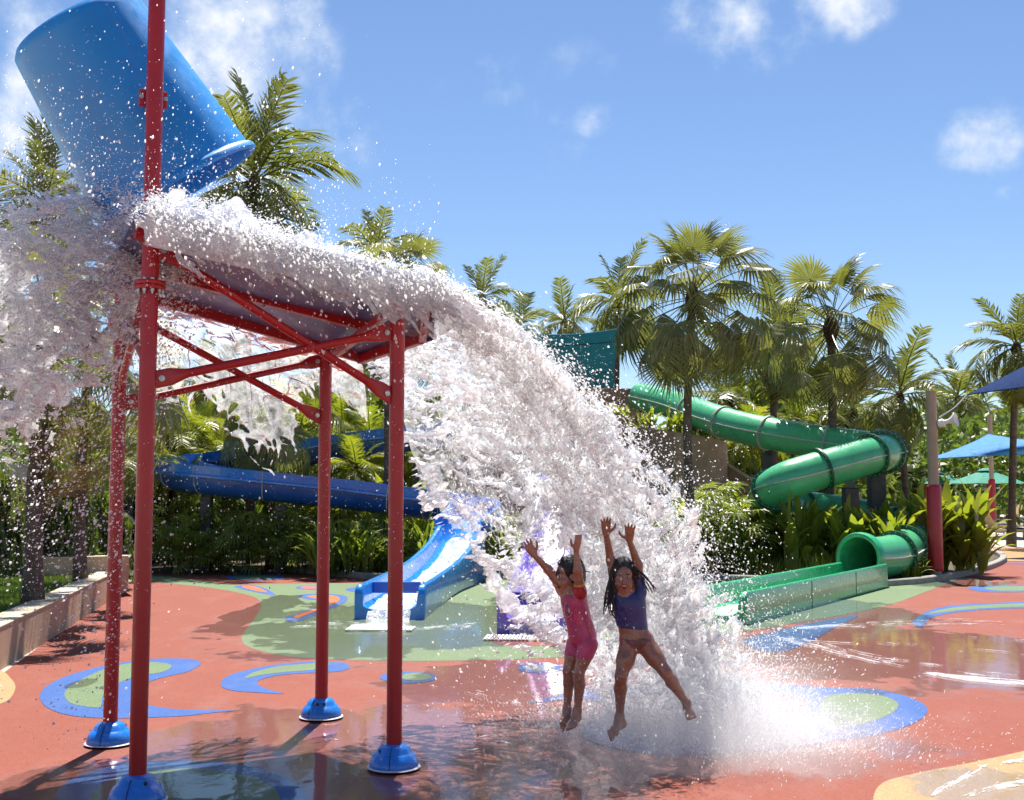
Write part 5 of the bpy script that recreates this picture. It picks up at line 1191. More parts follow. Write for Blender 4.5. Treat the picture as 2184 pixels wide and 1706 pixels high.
# ---- girl in the navy top, facing the camera
k = K(7.72)
def limb(B, pts, rads, kk=.018):
    for i in range(len(pts)-1): B.cap(pts[i], pts[i+1], rads[i], rads[i+1], kk)
def girl_navy():
    gb = k(850, 1600); base = np.array([gb[0], 7.72, 0.0])
    root = thing('person', 'girl in a navy swim top leaping with both arms up, long braids flying', 'person', base)
    lo, hi = k(600, 1660)-[0, .30, 0], k(1330, 40)+[0, .30, 0]; B = Blob(lo, hi, .0048)
    hc = k(780, 478); B.ell(hc, (.074, .090, .100)); B.ell(k(786, 552, -.022), (.052, .058, .052), .04); B.ell(k(784, 590, -.045), (.022, .022, .018), .03)
    B.ell(k(782, 535, -.092), (.0125, .014, .012), .012); B.ell(k(780, 515, -.088), (.008, .010, .022), .012); B.ell(k(748, 548, -.06), (.022, .022, .022), .03); B.ell(k(816, 545, -.06), (.022, .022, .022), .03)
    B.ell(k(706, 520, .0), (.010, .018, .026), .008); B.ell(k(856, 512, .0), (.010, .018, .026), .008)
    B.carve(k(752, 507, -.094), (.015, .012, .008)); B.carve(k(811, 502, -.094), (.015, .012, .008)); B.carve(k(788, 571, -.096), (.020, .022, .014))
    B.cap(k(795, 580, .01), k(812, 655, .01), .036, .042, .03)
    torso = [(k(815, 650), (.098, .066, .065)), (k(822, 715), (.098, .072, .09)), (k(835, 800), (.088, .066, .09)), (k(852, 875), (.084, .064, .07)), (k(872, 940), (.094, .072, .062))]
    for c, r_ in torso: B.ell(c, r_, .06)
    ls, le, lw = k(735, 612, .0), k(694, 385, .02), k(661, 205, -.03); rs, re, rw = k(893, 600, .0), k(884, 415, -.01), k(824, 248, -.05)
    B.cap(k(800, 640), ls, .045, .040, .03); B.cap(k(830, 640), rs, .045, .040, .03)
    limb(B, [ls, le], [.040, .030]); limb(B, [le, lw], [.030, .019]); limb(B, [rs, re], [.040, .030]); limb(B, [re, rw], [.030, .019])
    hand(B, lw, k(659, 90, -.06)-lw, (1, 0, .1), CAMV, 1.0); hand(B, rw, k(826, 150, -.08)-rw, (-1, 0, .0), CAMV, 1.1, thumb=(-1, -.1, .42))
    lh, lk, la = k(828, 965), k(765, 1195, -.06), k(757, 1475, .05); rh, rk, ra = k(928, 960), k(1078, 1170, -.07), k(1226, 1385, -.01)
    for h_, kn, an, m in ((lh, lk, la, -1), (rh, rk, ra, 1)):
        md = h_*.5+kn*.5; limb(B, [h_, md, kn], [.070, .056, .040], .03); cf = kn*.68+an*.32+np.array([0, .014, 0]); limb(B, [kn, cf, an], [.038, .041, .023], .02)
    foot(B, la, k(684, 1612, -.06), k(782, 1520, .08), (-.6, -.6, .0)); foot(B, ra, k(1262, 1488, -.10), k(1226, 1412, .03), (1, .1, .1))
    body = put('body', B.mesh('body', base), M_SKIN2, root)
    T = Blob(lo, hi, .0048)
    for c, r_ in torso[:4]: T.ell(c, np.array(r_)+.006, .06)
    T.cap(k(800, 640), ls, .050, .045, .03); T.cap(k(830, 640), rs, .050, .045, .03); T.cap(ls, ls*.62+le*.38, .046, .041, .02); T.cap(rs, rs*.60+re*.40, .046, .042, .02); T.cap(k(803, 610, .01), k(812, 655, .01), .040, .050, .02)
    T.cut(k(838, 858), (-.10, 0, -1)); T.cut(k(800, 612), (0, -.5, 1.)) if False else None
    put('swim_top', T.mesh('swim_top', base, .006), M_NAVYL, root)
    D = Blob(lo, hi, .0048); D.ell(torso[4][0], np.array(torso[4][1])+.005, .05); D.cap(lh, lh*.7+lk*.3, .077, .070, .03); D.cap(rh, rh*.7+rk*.3, .077, .070, .03); D.cut(k(872, 915), (.10, 0, 1)); D.cut(k(850, 990), (-.62, 0, -.78)); D.cut(k(905, 985), (.66, 0, -.75)); put('bikini_bottom', D.mesh('bikini_bottom', base, .004), M_BIK, root)
    for cx, cy_, sg in ((792, 935, -1), (940, 895, 1)):
        p0 = k(cx, cy_, -.03)
        for j in range(3): mb = strand([p0, p0+np.array([sg*.018+.01*j-.01, -.012, .006-.008*j]), p0+np.array([sg*(.02+.006*j), -.014, -.028-.008*j])], .006, .003); part('bikini_tie', mb, M_PINK, root, True)
    # face
    for cx, cy_ in ((752, 507), (811, 502)):
        e = part('eye', ball(k(cx, cy_, -.083), (.0100, .0075, .0048)), M_EYEW, root, True); part('iris', ball(k(cx+1, cy_+1, -.0895), (.0048, .003, .0048)), M_IRIS, e, True)
        part('eyebrow', strand([k(cx-17, cy_-17, -.086), k(cx, cy_-23, -.091), k(cx+17, cy_-17, -.086)], .0034, .0024), M_HAIR, root, True)
    mo = part('mouth', ball(k(788, 571, -.076), (.019, .012, .013)), M_MOUTH, root, True); part('teeth', ball(k(788, 564, -.084), (.014, .006, .004)), M_TEETH, mo, True); part('lower_lip', strand([k(771, 575, -.086), k(788, 588, -.093), k(805, 574, -.086)], .0035, .0035), M_LIP, mo, True)
    # hair: wet cap and long braids
    H = Blob(lo, hi, .0045); H.ell(hc+np.array([0, .012, .008]), (.086, .098, .106), .02); H.ell(hc+np.array([0, .05, -.05]), (.075, .055, .09), .03); H.cap(k(712, 470, .01), k(700, 640, .0), .026, .020, .03); H.cap(k(852, 470, .01), k(856, 610, .02), .024, .018, .03)
    H.carve(hc+np.array([.002, -.085, -.045]), (.058, .075, .098)); put('hair', H.mesh('hair', base, .010), M_HAIR, root)
    rr = random.Random(4)
    for a in (((710, 440), (672, 560), (650, 660), (644, 760)), ((705, 470), (680, 600), (668, 690), (655, 740)), ((712, 520), (696, 640), (690, 720), (720, 790)), ((704, 480), (690, 620), (676, 700), (690, 768)), ((720, 560), (712, 660), (708, 720), (700, 770)),
              ((850, 430), (905, 470), (960, 530), (1012, 585)), ((850, 450), (910, 500), (950, 545), (985, 612)), ((855, 470), (900, 520), (935, 560), (962, 606)), ((855, 440), (920, 480), (975, 545), (1000, 600)), ((850, 500), (880, 560), (870, 640), (850, 700)), ((740, 590), (735, 660), (742, 720), (738, 760)), ((830, 590), (838, 650), (826, 700), (830, 745)), ((700, 500), (665, 600), (655, 690), (640, 735))):
        part('braid', strand([k(x, y, -.03-.04*rr.random()) for x, y in a], .0085, .0035, 6, True), M_HAIR, root, True)
    return root
girl_navy()
# ---- girl in the pink suit, turned to the left
k1 = K(7.9)
def girl_pink():
    k = k1; gb = k(450, 1600); base = np.array([gb[0], 7.9, 0.0]); root = thing('person', 'girl in a pink swimsuit with red sleeves jumping, arms thrown up, face to the left', 'person', base)
    lo, hi = k(60, 1620)-[0, .32, 0], k(640, 200)+[0, .30, 0]; B = Blob(lo, hi, .0048)
    hc = k(402, 462); B.ell(hc, (.084, .074, .100)); B.ell(k(368, 548, -.01), (.050, .048, .050), .04); B.ell(k(348, 585, -.012), (.024, .022, .018), .03)
    B.ell(k(316, 520, -.016), (.013, .012, .012), .012); B.ell(k(322, 497, -.014), (.010, .008, .022), .014); B.ell(k(352, 540, -.055), (.026, .018, .022), .03); B.ell(k(425, 500, -.074), (.018, .010, .026), .008)
    B.carve(k(336, 566, -.03), (.018, .020, .015)); B.carve(k(336, 497, -.056), (.013, .010, .009))
    B.cap(k(412, 570, .0), k(425, 645), .034, .042, .03)
    torso = [(k(428, 645), (.070, .088, .06)), (k(440, 700), (.076, .088, .09)), (k(462, 780), (.072, .078, .085)), (k(484, 855), (.074, .076, .07)), (k(498, 925), (.086, .086, .070))]
    for c, r_ in torso: B.ell(c, r_, .06)
    ls, le, lw = k(360, 590, .03), k(258, 452, -.02), k(160, 352, -.06); rs, re, rw = k(478, 612, -.075), k(462, 455, -.13), k(450, 318, -.14)
    B.cap(k(420, 640), ls, .044, .038, .03); B.cap(k(450, 645, -.02), rs, .044, .038, .03); limb(B, [ls, le], [.037, .029]); limb(B, [le, lw], [.029, .018]); limb(B, [rs, re], [.037, .029]); limb(B, [re, rw], [.029, .018])
    hand(B, lw, k(118, 285, -.07)-lw, (.8, 0, .6), CAMV, 1.5, thumb=(.35, -.1, 1.)); hand(B, rw, k(464, 238, -.15)-rw, (-.7, -.7, .1), (-.7, .7, 0), .5, curl=.12)
    for h_, kn, an in ((k(450, 970, .045), k(394, 1160, .02), k(386, 1425, .06)), (k(534, 975, -.045), k(470, 1172, -.06), k(460, 1435, .0))):
        md = h_*.5+kn*.5; limb(B, [h_, md, kn], [.062, .050, .037], .012); cf = kn*.68+an*.32+np.array([.008, .010, 0]); limb(B, [kn, cf, an], [.035, .038, .022], .012)
    foot(B, k(388, 1425, .05), k(346, 1548, -.03), k(392, 1462, .07), (-.5, -.85, 0)); foot(B, k(458, 1435, .01), k(412, 1562, -.09), k(462, 1475, .03), (.5, -.85, 0))
    put('body', B.mesh('body', base), M_SKIN1, root)
    T = Blob(lo, hi, .0048)
    for c, r_ in torso: T.ell(c, np.array(r_)+.005, .06)
    for h_, kn, end in ((k(450, 970, .045), k(394, 1160, .02), k(425, 1052)), (k(534, 975, -.045), k(470, 1172, -.06), k(495, 1078))):
        md = h_*.5+kn*.5; T.cap(h_, md, .067, .058, .010)
    T.cut(k(455, 1058), (-.12, 0, -1)); T.cut(k(425, 618), (-.15, 0, 1)); put('swimsuit', T.mesh('swimsuit', base, .005), M_PINK, root)
    for a, b, c0 in ((ls, le, k(420, 640)), (rs, re, k(450, 645, -.02))):
        Sv = Blob(lo, hi, .0048); Sv.cap(c0*.45+a*.55, a, .048, .044, .02); e = a*.62+b*.38; Sv.cap(a, e, .043, .038, .02); d = (b-a)/np.linalg.norm(b-a); Sv.cut(a*.66+b*.34, d); put('sleeve', Sv.mesh('sleeve', base, .004), M_SRED, root)
        Cf = Blob(lo, hi, .0048); Cf.cap(a*.7+b*.3, a*.5+b*.5, .0405, .0385, .01); Cf.cut(a*.56+b*.44, d); Cf.cut(a*.66+b*.34, -d); put('cuff', Cf.mesh('cuff', base, .002), M_YEL, root)
    nk = Blob(lo, hi, .0048); nk.cap(k(408, 595), k(418, 630), .041, .050, .02); nk.cut(k(412, 598), (-.25, 0, 1)); nk.cut(k(420, 628), (.25, 0, -1)); put('collar', nk.mesh('collar', base, .002), M_YEL, root)
    # oval print on the chest and side piping
    cc = k(396, 722, -.088)
    mb = MB(); mb.tube([k(396+30*math.cos(t)+.10*(722-(722+62*math.sin(t))), 722+62*math.sin(t), -.080-.012*math.cos(t)) for t in np.linspace(0, 6.283, 28)], .0024, 5, False); part('print', mb, M_PRINT, root)
    for (x, y, rx, ry, mt) in ((392, 702, .012, .016, M_PRINT2), (402, 735, .010, .018, M_PRINT), (390, 752, .010, .008, M_PRINT2), (404, 716, .007, .008, M_YEL)): part('print', ball(k(x, y, -.084), (rx, .004, ry)), mt, root, True)
    part('piping', strand([k(512, 640, -.062), k(505, 720, -.075), k(528, 800, -.066), k(548, 880, -.078), k(560, 960, -.066), k(530, 1060, -.066)], .0024, .0024), M_YEL, root)
    e = part('eye', ball(k(338, 497, -.050), (.009, .010, .0075)), M_EYEW, root, True); part('iris', ball(k(333, 498, -.057), (.004, .0045, .0055)), M_IRIS, e, True); part('eyebrow', strand([k(322, 476, -.045), k(338, 470, -.060), k(362, 476, -.068)], .0034, .0022), M_HAIR, root, True)
    mo = part('mouth', ball(k(344, 566, -.026), (.015, .017, .013)), M_MOUTH, root, True); part('teeth', ball(k(338, 558, -.030), (.008, .012, .004)), M_TEETH, mo, True)
    H = Blob(lo, hi, .0045); H.ell(hc+np.array([.012, 0, .010]), (.092, .084, .104), .02); H.ell(hc+np.array([.055, 0, -.045]), (.055, .074, .085), .03); H.carve(hc+np.array([-.088, -.010, -.055]), (.088, .105, .105)); put('hair', H.mesh('hair', base, .012), M_HAIR, root)
    for a in (((345, 400), (350, 375), (368, 330), (366, 292)), ((335, 420), (322, 400), (345, 370), (352, 340)), ((480, 450), (500, 462), (525, 460), (548, 466)), ((485, 430), (490, 400), (484, 378), (478, 372)), ((450, 540), (470, 580), (462, 600), (470, 620)), ((330, 440), (312, 470), (305, 500), (250, 520)), ((470, 520), (492, 540), (498, 570), (488, 590)), ((480, 480), (505, 500), (500, 520), (512, 540))):
        part('lock', strand([k(x, y, -.03) for x, y in a], .006, .0018, 5), M_HAIR, root, True)
    return root
girl_pink()
# ================================================================ FALLING WATER
def water_mat(name, white, clear_gloss=.5, nscale=30):
    """broken water: air-filled white parts, clear glinting parts"""
    m, nt, bs, out = new_mat(name); nt.nodes.remove(bs); geo = nt.nodes.new('ShaderNodeNewGeometry'); pos = geo.outputs['Position']
    t = tex(nt, nscale, 5, .65, pos, dist=.4); t2 = tex(nt, nscale*.22, 3, .6, pos)
    fac = mrange(nt, mth(nt, 'ADD', mth(nt, 'MULTIPLY', t, .6), mth(nt, 'MULTIPLY', t2, .4)), .36, .60, *white)
    bp_ = nt.nodes.new('ShaderNodeBump'); bp_.inputs['Strength'].default_value = .35; bp_.inputs['Distance'].default_value = .012; nt.links.new(t, bp_.inputs['Height'])
    df = nt.nodes.new('ShaderNodeBsdfDiffuse'); df.inputs['Color'].default_value = (.99, .992, .995, 1)
    tr = nt.nodes.new('ShaderNodeBsdfTranslucent'); tr.inputs['Color'].default_value = (.99, .992, .997, 1)
    m1 = nt.nodes.new('ShaderNodeMixShader'); m1.inputs[0].default_value = .80; nt.links.new(df.outputs[0], m1.inputs[1]); nt.links.new(tr.outputs[0], m1.inputs[2])
    nt.links.new(bp_.outputs[0], df.inputs['Normal'])
    tp = nt.nodes.new('ShaderNodeBsdfTransparent'); tp.inputs['Color'].default_value = (.99, .995, .998, 1)
    gl = nt.nodes.new('ShaderNodeBsdfGlossy'); gl.inputs['Roughness'].default_value = .08; nt.links.new(bp_.outputs[0], gl.inputs['Normal'])
    m2 = nt.nodes.new('ShaderNodeMixShader'); nt.links.new(fac, m2.inputs[0]); nt.links.new(tp.outputs[0], m2.inputs[1]); nt.links.new(m1.outputs[0], m2.inputs[2])
    fr = nt.nodes.new('ShaderNodeFresnel'); fr.inputs['IOR'].default_value = 1.33; nt.links.new(bp_.outputs[0], fr.inputs['Normal'])
    m3 = nt.nodes.new('ShaderNodeMixShader'); nt.links.new(mth(nt, 'MULTIPLY', fr.outputs[0], clear_gloss*2, True), m3.inputs[0]); nt.links.new(m2.outputs[0], m3.inputs[1]); nt.links.new(gl.outputs[0], m3.inputs[2])
    nt.links.new(m3.outputs[0], out.inputs['Surface']); return m
M_WHITEW = water_mat('white water', (.22, .95), .22, 26)
M_LACE = water_mat('torn water', (.18, .85), .2, 30)
M_VEIL = water_mat('veil water', (.08, .60), .25, 30)
M_THINW = water_mat('thin water', (.12, .75), .4, 30)
M_CLEARW = water_mat('clear water', (.03, .34), .6, 16)
def spray_mat():
    m, nt, bs, out = new_mat('white spray'); nt.nodes.remove(bs)
    df = nt.nodes.new('ShaderNodeBsdfDiffuse'); df.inputs['Color'].default_value = (.99, .992, .995, 1); tr = nt.nodes.new('ShaderNodeBsdfTranslucent'); tr.inputs['Color'].default_value = (.99, .992, .995, 1)
    m1 = nt.nodes.new('ShaderNodeMixShader'); m1.inputs[0].default_value = .78; nt.links.new(df.outputs[0], m1.inputs[1]); nt.links.new(tr.outputs[0], m1.inputs[2])
    tp = nt.nodes.new('ShaderNodeBsdfTransparent'); m2 = nt.nodes.new('ShaderNodeMixShader'); geo = nt.nodes.new('ShaderNodeNewGeometry'); nt.links.new(mrange(nt, geo.outputs['Random Per Island'], 0, 1, .6, 1), m2.inputs[0]); nt.links.new(tp.outputs[0], m2.inputs[1]); nt.links.new(m1.outputs[0], m2.inputs[2])
    nt.links.new(m2.outputs[0], out.inputs['Surface']); return m
M_SPRAY = spray_mat()
def param_water(name, shape, fmap, ffield, mat, label, chunk=None):
    ns, nt_, nn = shape
    s = np.linspace(0, 1, ns, dtype=np.float32)[:, None, None]; t = np.linspace(0, 1, nt_, dtype=np.float32)[None, :, None]; n = np.linspace(-1, 1, nn, dtype=np.float32)[None, None, :]
    f = ffield(s, t, n).astype(np.float32)
    f[0], f[-1], f[:, 0], f[:, -1], f[:, :, 0], f[:, :, -1] = -1, -1, -1, -1, -1, -1
    V, Q = surface_nets(f, (0, 0, -1), (1/(ns-1), 1/(nt_-1), 2/(nn-1)))
    X = fmap(V[:, 0], V[:, 1], V[:, 2])
    o = put(name, fast_mesh(name, X, Q, True), mat); tag(o, label, 'water', kind='stuff'); return o, len(Q)
def full(s, t, n): return [np.broadcast_to(q, np.broadcast_shapes(s.shape, t.shape, n.shape)) for q in (s, t, n)]
E1 = (TB-TA)/np.linalg.norm(TB-TA); AZ1 = math.atan2(E1[1], E1[0])
def lerp_path(pts, t):
    pts = np.asarray(pts); k = np.linspace(0, 1, len(pts)); return np.stack([np.interp(t, k, pts[:, i]) for i in range(3)], -1)
LIP = np.array([rp(1.09, -.20, .05), rp(1.17, .0, .05), rp(1.25, .2, .05), rp(1.33, .42, .05), rp(1.26, .72, .05), rp(1.16, 1.04, .05)])
def fall_vel(t):
    vh = 3.92-2.42*np.sign(t)*np.abs(t)**.95; az = AZ1+np.radians(-13+22*t); vz = -1.15+.7*t
    return np.stack([vh*np.cos(az), vh*np.sin(az), vz], -1)
TMAX = .69
def fall_map(s, t, n, wid=None):
    t = np.asarray(t, float); s = np.asarray(s, float); t = t+(1-np.clip(t/.35, 0, 1))*(fbm(s*5, t*3+1, 0*s+4, 3)-.42)*.28*np.clip(s*2.5, 0, 1)
    tau = s*TMAX; S0 = lerp_path(LIP, t); V = fall_vel(t); p = S0+V*tau[..., None]; p[..., 2] -= 4.905*tau**2
    vel = V.copy(); vel[..., 2] -= 9.81*tau; vel /= np.linalg.norm(vel, axis=-1)[..., None]
    ac = np.stack([-np.sin(AZ1)*np.ones_like(t), np.cos(AZ1)*np.ones_like(t), 0*t], -1); nr = np.cross(ac, vel); nr /= np.linalg.norm(nr, axis=-1)[..., None]
    w = .07+.30*s
    return p+nr*(n*w)[..., None]
def ridged(a): return 1-np.abs(2*a-1)
def lace(seed, cov, fx=6., fy=10., thick=.14, amp=1.0, Lx=3.6, Ly=1.75, fine=.25):
    """a torn sheet: full where cov is 1, only a net of strings where it is low"""
    def f(s, t, n):
        s, t, n = full(s, t, n); x, y = s*Lx, t*Ly*(.7+.6*s); o_ = 0*x[:, :, :1]; x2, y2 = x[:, :, :1], y[:, :, :1]
        n0 = (fbm(x2*1.5+seed, y2*1.9, o_+seed, 3)-.5)*1.5*amp
        wx = x2+.16*(fbm(x2*4+seed, y2*4, o_, 2)-.5); wy = y2+.16*(fbm(x2*4, y2*4+seed, o_+3, 2)-.5)
        a1 = ridged(vnoise(wx*fx+seed, wy*fy, o_)); a2 = ridged(vnoise(wx*fx*2.1+seed, wy*fy*1.9+3, o_+4)); a3 = vnoise(wx*fx*4.5, wy*fy*4+seed, o_)
        net = np.maximum(a1**6, .9*a2**6)+.16*(a3-.5); big = (fbm(x2*2.3+seed, y2*3.2, o_+7, 2)-.5)*.7
        c = cov(s[:, :, :1], t[:, :, :1])+big*.55
        m = np.clip((net-(1-c))*3.2, -1.5, .9)
        bump3 = (vnoise(wx*13, wy*17, n*1.5+seed)-.5)*1.0+(vnoise(wx*30, wy*36, n*3)-.5)*.5
        return (1-np.abs(n-n0)/(thick*(1+.8*np.clip(m, 0, 1))))*.55+m-.35+bump3*fine*2*np.clip(c, .2, 1)
    return f
def frontline(t, k): return np.interp(t, [0, .35, .55, .75, .9, 1.0], [1.1, 1.08, 1.02, .88, .74, .62])*k
def cov_a(s, t): return np.interp(t, [0, .12, .3, .5, .7, 1], [.30, .48, .54, .50, .42, .33])-2.2*np.clip(s-frontline(t, 1.0)+.05*0, 0, 1)-.10*np.clip(.25-s, 0, 1)*4*(t > .45)+.12*np.clip(s-.55, 0, 1)*(t < .7)
def cov_b(s, t): return np.interp(t, [0, .12, .3, .5, .7, 1], [.28, .42, .42, .36, .28, .20])-2.2*np.clip(s-frontline(t, .93), 0, 1)
def thin_map(k, off): return lambda s, t, n: fall_map(s, t, off+n*k)
o, k = param_water('falling_water', (350, 230, 14), thin_map(.55, .25), lace(3, cov_a), M_LACE, 'lacy torn front sheet of the falling water with gaps and strings'); print('lace a', k)
o, k = param_water('falling_water', (270, 180, 12), thin_map(.5, -.35), lace(19, cov_b, 6, 9), M_VEIL, 'lacy rear sheet of the falling water behind the front one'); print('lace b', k)
# clear skin of water between the strings on the slow side
def skin_sheet():
    ns, ntt = 150, 110; s_, t_ = np.meshgrid(np.linspace(0, .80, ns), np.linspace(.30, 1, ntt), indexing='ij'); n_ = (fbm(s_*5, t_*4, 0*s_+3, 3)-.5)*1.2
    A = fall_map(s_, t_, n_); fr = frontline(t_, .86)+(fbm(t_*9, s_*0, 0*t_, 3)-.5)*.25; keep = (s_ < fr)[:-1, :-1] & (fbm(s_*7, t_*6, 0*s_+9, 3)[:-1, :-1] < .60)
    idx = np.arange(ns*ntt).reshape(ns, ntt); Q = np.stack([idx[:-1, :-1], idx[:-1, 1:], idx[1:, 1:], idx[1:, :-1]], -1)[keep]; us, inv = np.unique(Q, return_inverse=True)
    o = put('falling_water', fast_mesh('falling_water', A.reshape(-1, 3)[us], inv.reshape(Q.shape), True), M_CLEARW); tag(o, 'clear skin of water stretched between the strings near the right post', 'water', kind='stuff')
skin_sheet()
# froth heaped on the roof
def roof_map(s, t, n):
    a = -.30+1.62*s; b = -.26+1.30*t; q = TA[None]+a[:, None]*(TB-TA)[None]+b[:, None]*(TD-TA)[None]
    z = roofz(a, b)+.02+(n*.5+.5)*.50; over = np.clip(-.16-b, 0, 1); z = z-over*2.2-np.clip(a-1.1, 0, 1)**2*1.8
    return np.stack([q[:, 0], q[:, 1], z], 1)
def roof_field(s, t, n):
    s, t, n = full(s, t, n); x, y, z = s*2.6, t*2.0, (n*.5+.5)*.5
    h = np.interp(s, [.08, .18, .3, .5, .75, 1.0], [-.20, .12, .145, .10, .065, .05])
    h = h*np.clip(-.35+2.6*fbm(x[:, :, :1]*3.4, y[:, :, :1]*3.4, 0*x[:, :, :1], 3), .05, 2); h = h*np.clip((1-t)/.1, 0, 1)**.3
    return (h-z)/.13*1.0+(fbm(x*5, y*6, z*7, 4, .6)-.5)*2.1+(vnoise(x*26, y*26, z*26)-.5)*.8-.15
o, k = param_water('roof_froth', (190, 120, 36), roof_map, roof_field, M_WHITEW, 'white froth of bucket water heaped over the tower roof'); print('roof', k)
# fringe hanging over the near edge of the roof
def fringe_map(s, t, n):
    a = -.05+1.15*t; q = TA[None]+a[:, None]*(TB-TA)[None]+(-.165-.05*s)[:, None]*(TD-TA)[None]; nr = np.array([E1[1], -E1[0], 0.])
    z = roofz(a, -.16)+.07-s*.46
    p = np.stack([q[:, 0]+.25*s*E1[0], q[:, 1]+.25*s*E1[1], z], 1); return p+nr[None]*(n*.05+.03+.10*s)[:, None]
def fringe_field(s, t, n):
    s, t, n = full(s, t, n); x, y = t*1.7, s*.46
    ln = .30+.55*fbm(x*3, 0*x, 0*x+2, 2)*np.interp(t, [0, .12, .25, .45, .6, .75, 1], [.5, 1.0, .7, .45, .85, 1.15, .5])
    net = ridged(vnoise(x*13+.8*vnoise(x*4, y*4, n), y*5, 0*x))**3+.5*ridged(vnoise(x*30, y*12, n*2))**3
    return (1-np.abs(n)/.8)*.6+(ln-s)*2.4-.62+(net-.4)*1.0+(vnoise(x*40, y*40, n*3)-.5)*.7
o, k = param_water('roof_drips', (80, 240, 14), fringe_map, fringe_field, M_THINW, 'ragged fringe of drops hanging over the near roof edge'); print('fringe', k)
# surge thrown to the left
def left_map(s, t, n):
    tau = s*.62; vz = 2.1-2.4*t; vh = 3.4-2.0*np.clip(t, 0, 1.2); az = math.pi+AZ1+np.radians(-18+10*n)
    z0 = 3.42-.20*t
    x = TA[0]+.15+.0*t+vh*np.cos(az)*tau; y = TA[1]+.50+vh*np.sin(az)*tau+n*(.28+.35*s); z = z0+vz*tau-4.905*tau**2
    return np.stack([x, y, z], 1)
def lcov(s, t): return np.interp(t, [0, .1, .3, .6, .85, 1], [.28, .64, .64, .56, .44, .26])-2.2*np.clip(s-np.interp(t, [0, .5, .7, 1], [1.2, .90, .74, .58]), 0, 1)
o, k = param_water('surging_water', (190, 160, 14), lambda s, t, n: left_map(s, t, .4+n*.5), lace(31, lcov, 8, 11, Lx=2.1, Ly=1.2, thick=.2, fine=.3), M_LACE, 'torn front sheet of the surge on the left of the tower'); print('left lace', k)
# clear curtain off the far roof edge
def back_map(s, t, n):
    a = -.05+1.22*t; q = TA[None]+a[:, None]*(TB-TA)[None]+1.05*(TD-TA)[None]; tau = s*.54; ac = np.array([-E1[1], E1[0], 0]); v = 1.1*ac+.8*E1
    z = roofz(a, 1.04)+.03-.25*tau-4.905*tau**2
    p = np.stack([q[:, 0]+v[0]*tau, q[:, 1]+v[1]*tau, z], 1); return p+ac[None]*(n*.09)[:, None]
def back_field(s, t, n):
    s, t, n = full(s, t, n); x, y = t*1.9, s*1.3
    n0 = (fbm(x*2.4, y*5, 0*x+6, 3)-.5)*1.3; wx = x+.2*(vnoise(x*3, y*3, 0*x)-.5)
    net = np.maximum(ridged(vnoise(wx*6, y*8, 0*x+3))**6, ridged(vnoise(wx*15, y*13, 0*x))**6*.6)
    fr = .62+.5*(fbm(x*2.2, 0*x, 0*x+4, 3)-.3)
    return (1-np.abs(n-n0)/(.14+.22*net))*.5+np.clip((fr-s)*2.2, -1, .35)-.30+(net-.5)*.25-.9*np.clip(fbm(x*2, y*2.5, 0*x+9, 2)-.55, 0, 1)*2.2
o, k = param_water('curtain_water', (140, 220, 16), back_map, back_field, M_CLEARW, 'clear rippled curtain of water falling off the far roof edge'); print('back', k)
# ---- drops
BIP = np.array([[1., 0, 0], [-1., 0, 0], [0, 1, 0], [0, -.5, .866], [0, -.5, -.866]]); BF = np.array([[0, 2, 3], [0, 3, 4], [0, 4, 2], [1, 3, 2], [1, 4, 3], [1, 2, 4]])
def drops(name, c, rad, vel, label, stretch=1.25):
    n = len(c); q = np.random.default_rng(n); v = vel/(np.linalg.norm(vel, axis=1)[:, None]+1e-9); a = np.cross(v, q.normal(size=(n, 3))); a /= np.linalg.norm(a, axis=1)[:, None]; b = np.cross(v, a)
    st = (1+(stretch-1)*2*q.random(n))[:, None]; wob = .75+.5*q.random((n, 2))
    V = c[:, None]+rad[:, None, None]*(BIP[None, :, :1]*(v*st)[:, None]+BIP[None, :, 1:2]*(a*wob[:, :1])[:, None]+BIP[None, :, 2:]*(b*wob[:, 1:])[:, None])
    F = BF[None]+(np.arange(n)*5)[:, None, None]
    o = put(name, fast_mesh(name, V.reshape(-1, 3), F.reshape(-1, 3), True), M_SPRAY); tag(o, label, 'water drops', kind='stuff')
q = np.random.default_rng(21)
def sizes(n, lo=.0022, hi=.012, k=2.6): return .75*lo+(hi*1.25-lo)*q.random(n)**(k*1.3)*q.random(n)**.6
def strands(name, c, vel, rad, length, label, jit=.35, mat=None):
    """short white threads of torn water, drawn out along the flow"""
    n = len(c); g = np.random.default_rng(n+5); v = vel/(np.linalg.norm(vel, axis=1)[:, None]+1e-9)+g.normal(size=(n, 3))*jit; v /= np.linalg.norm(v, axis=1)[:, None]
    a = np.cross(v, g.normal(size=(n, 3))); a /= np.linalg.norm(a, axis=1)[:, None]; b = np.cross(v, a)
    V = c[:, None]+BIP[None, :, :1]*(v*length[:, None])[:, None]+rad[:, None, None]*(BIP[None, :, 1:2]*a[:, None]+BIP[None, :, 2:]*b[:, None])
    F = BF[None]+(np.arange(n)*5)[:, None, None]
    o = put(name, fast_mesh(name, V.reshape(-1, 3), F.reshape(-1, 3), True), mat or M_SPRAY); tag(o, label, 'water', kind='stuff')
def fvel(s, t): v = fall_vel(t); v[:, 2] -= 9.81*s*TMAX; return v
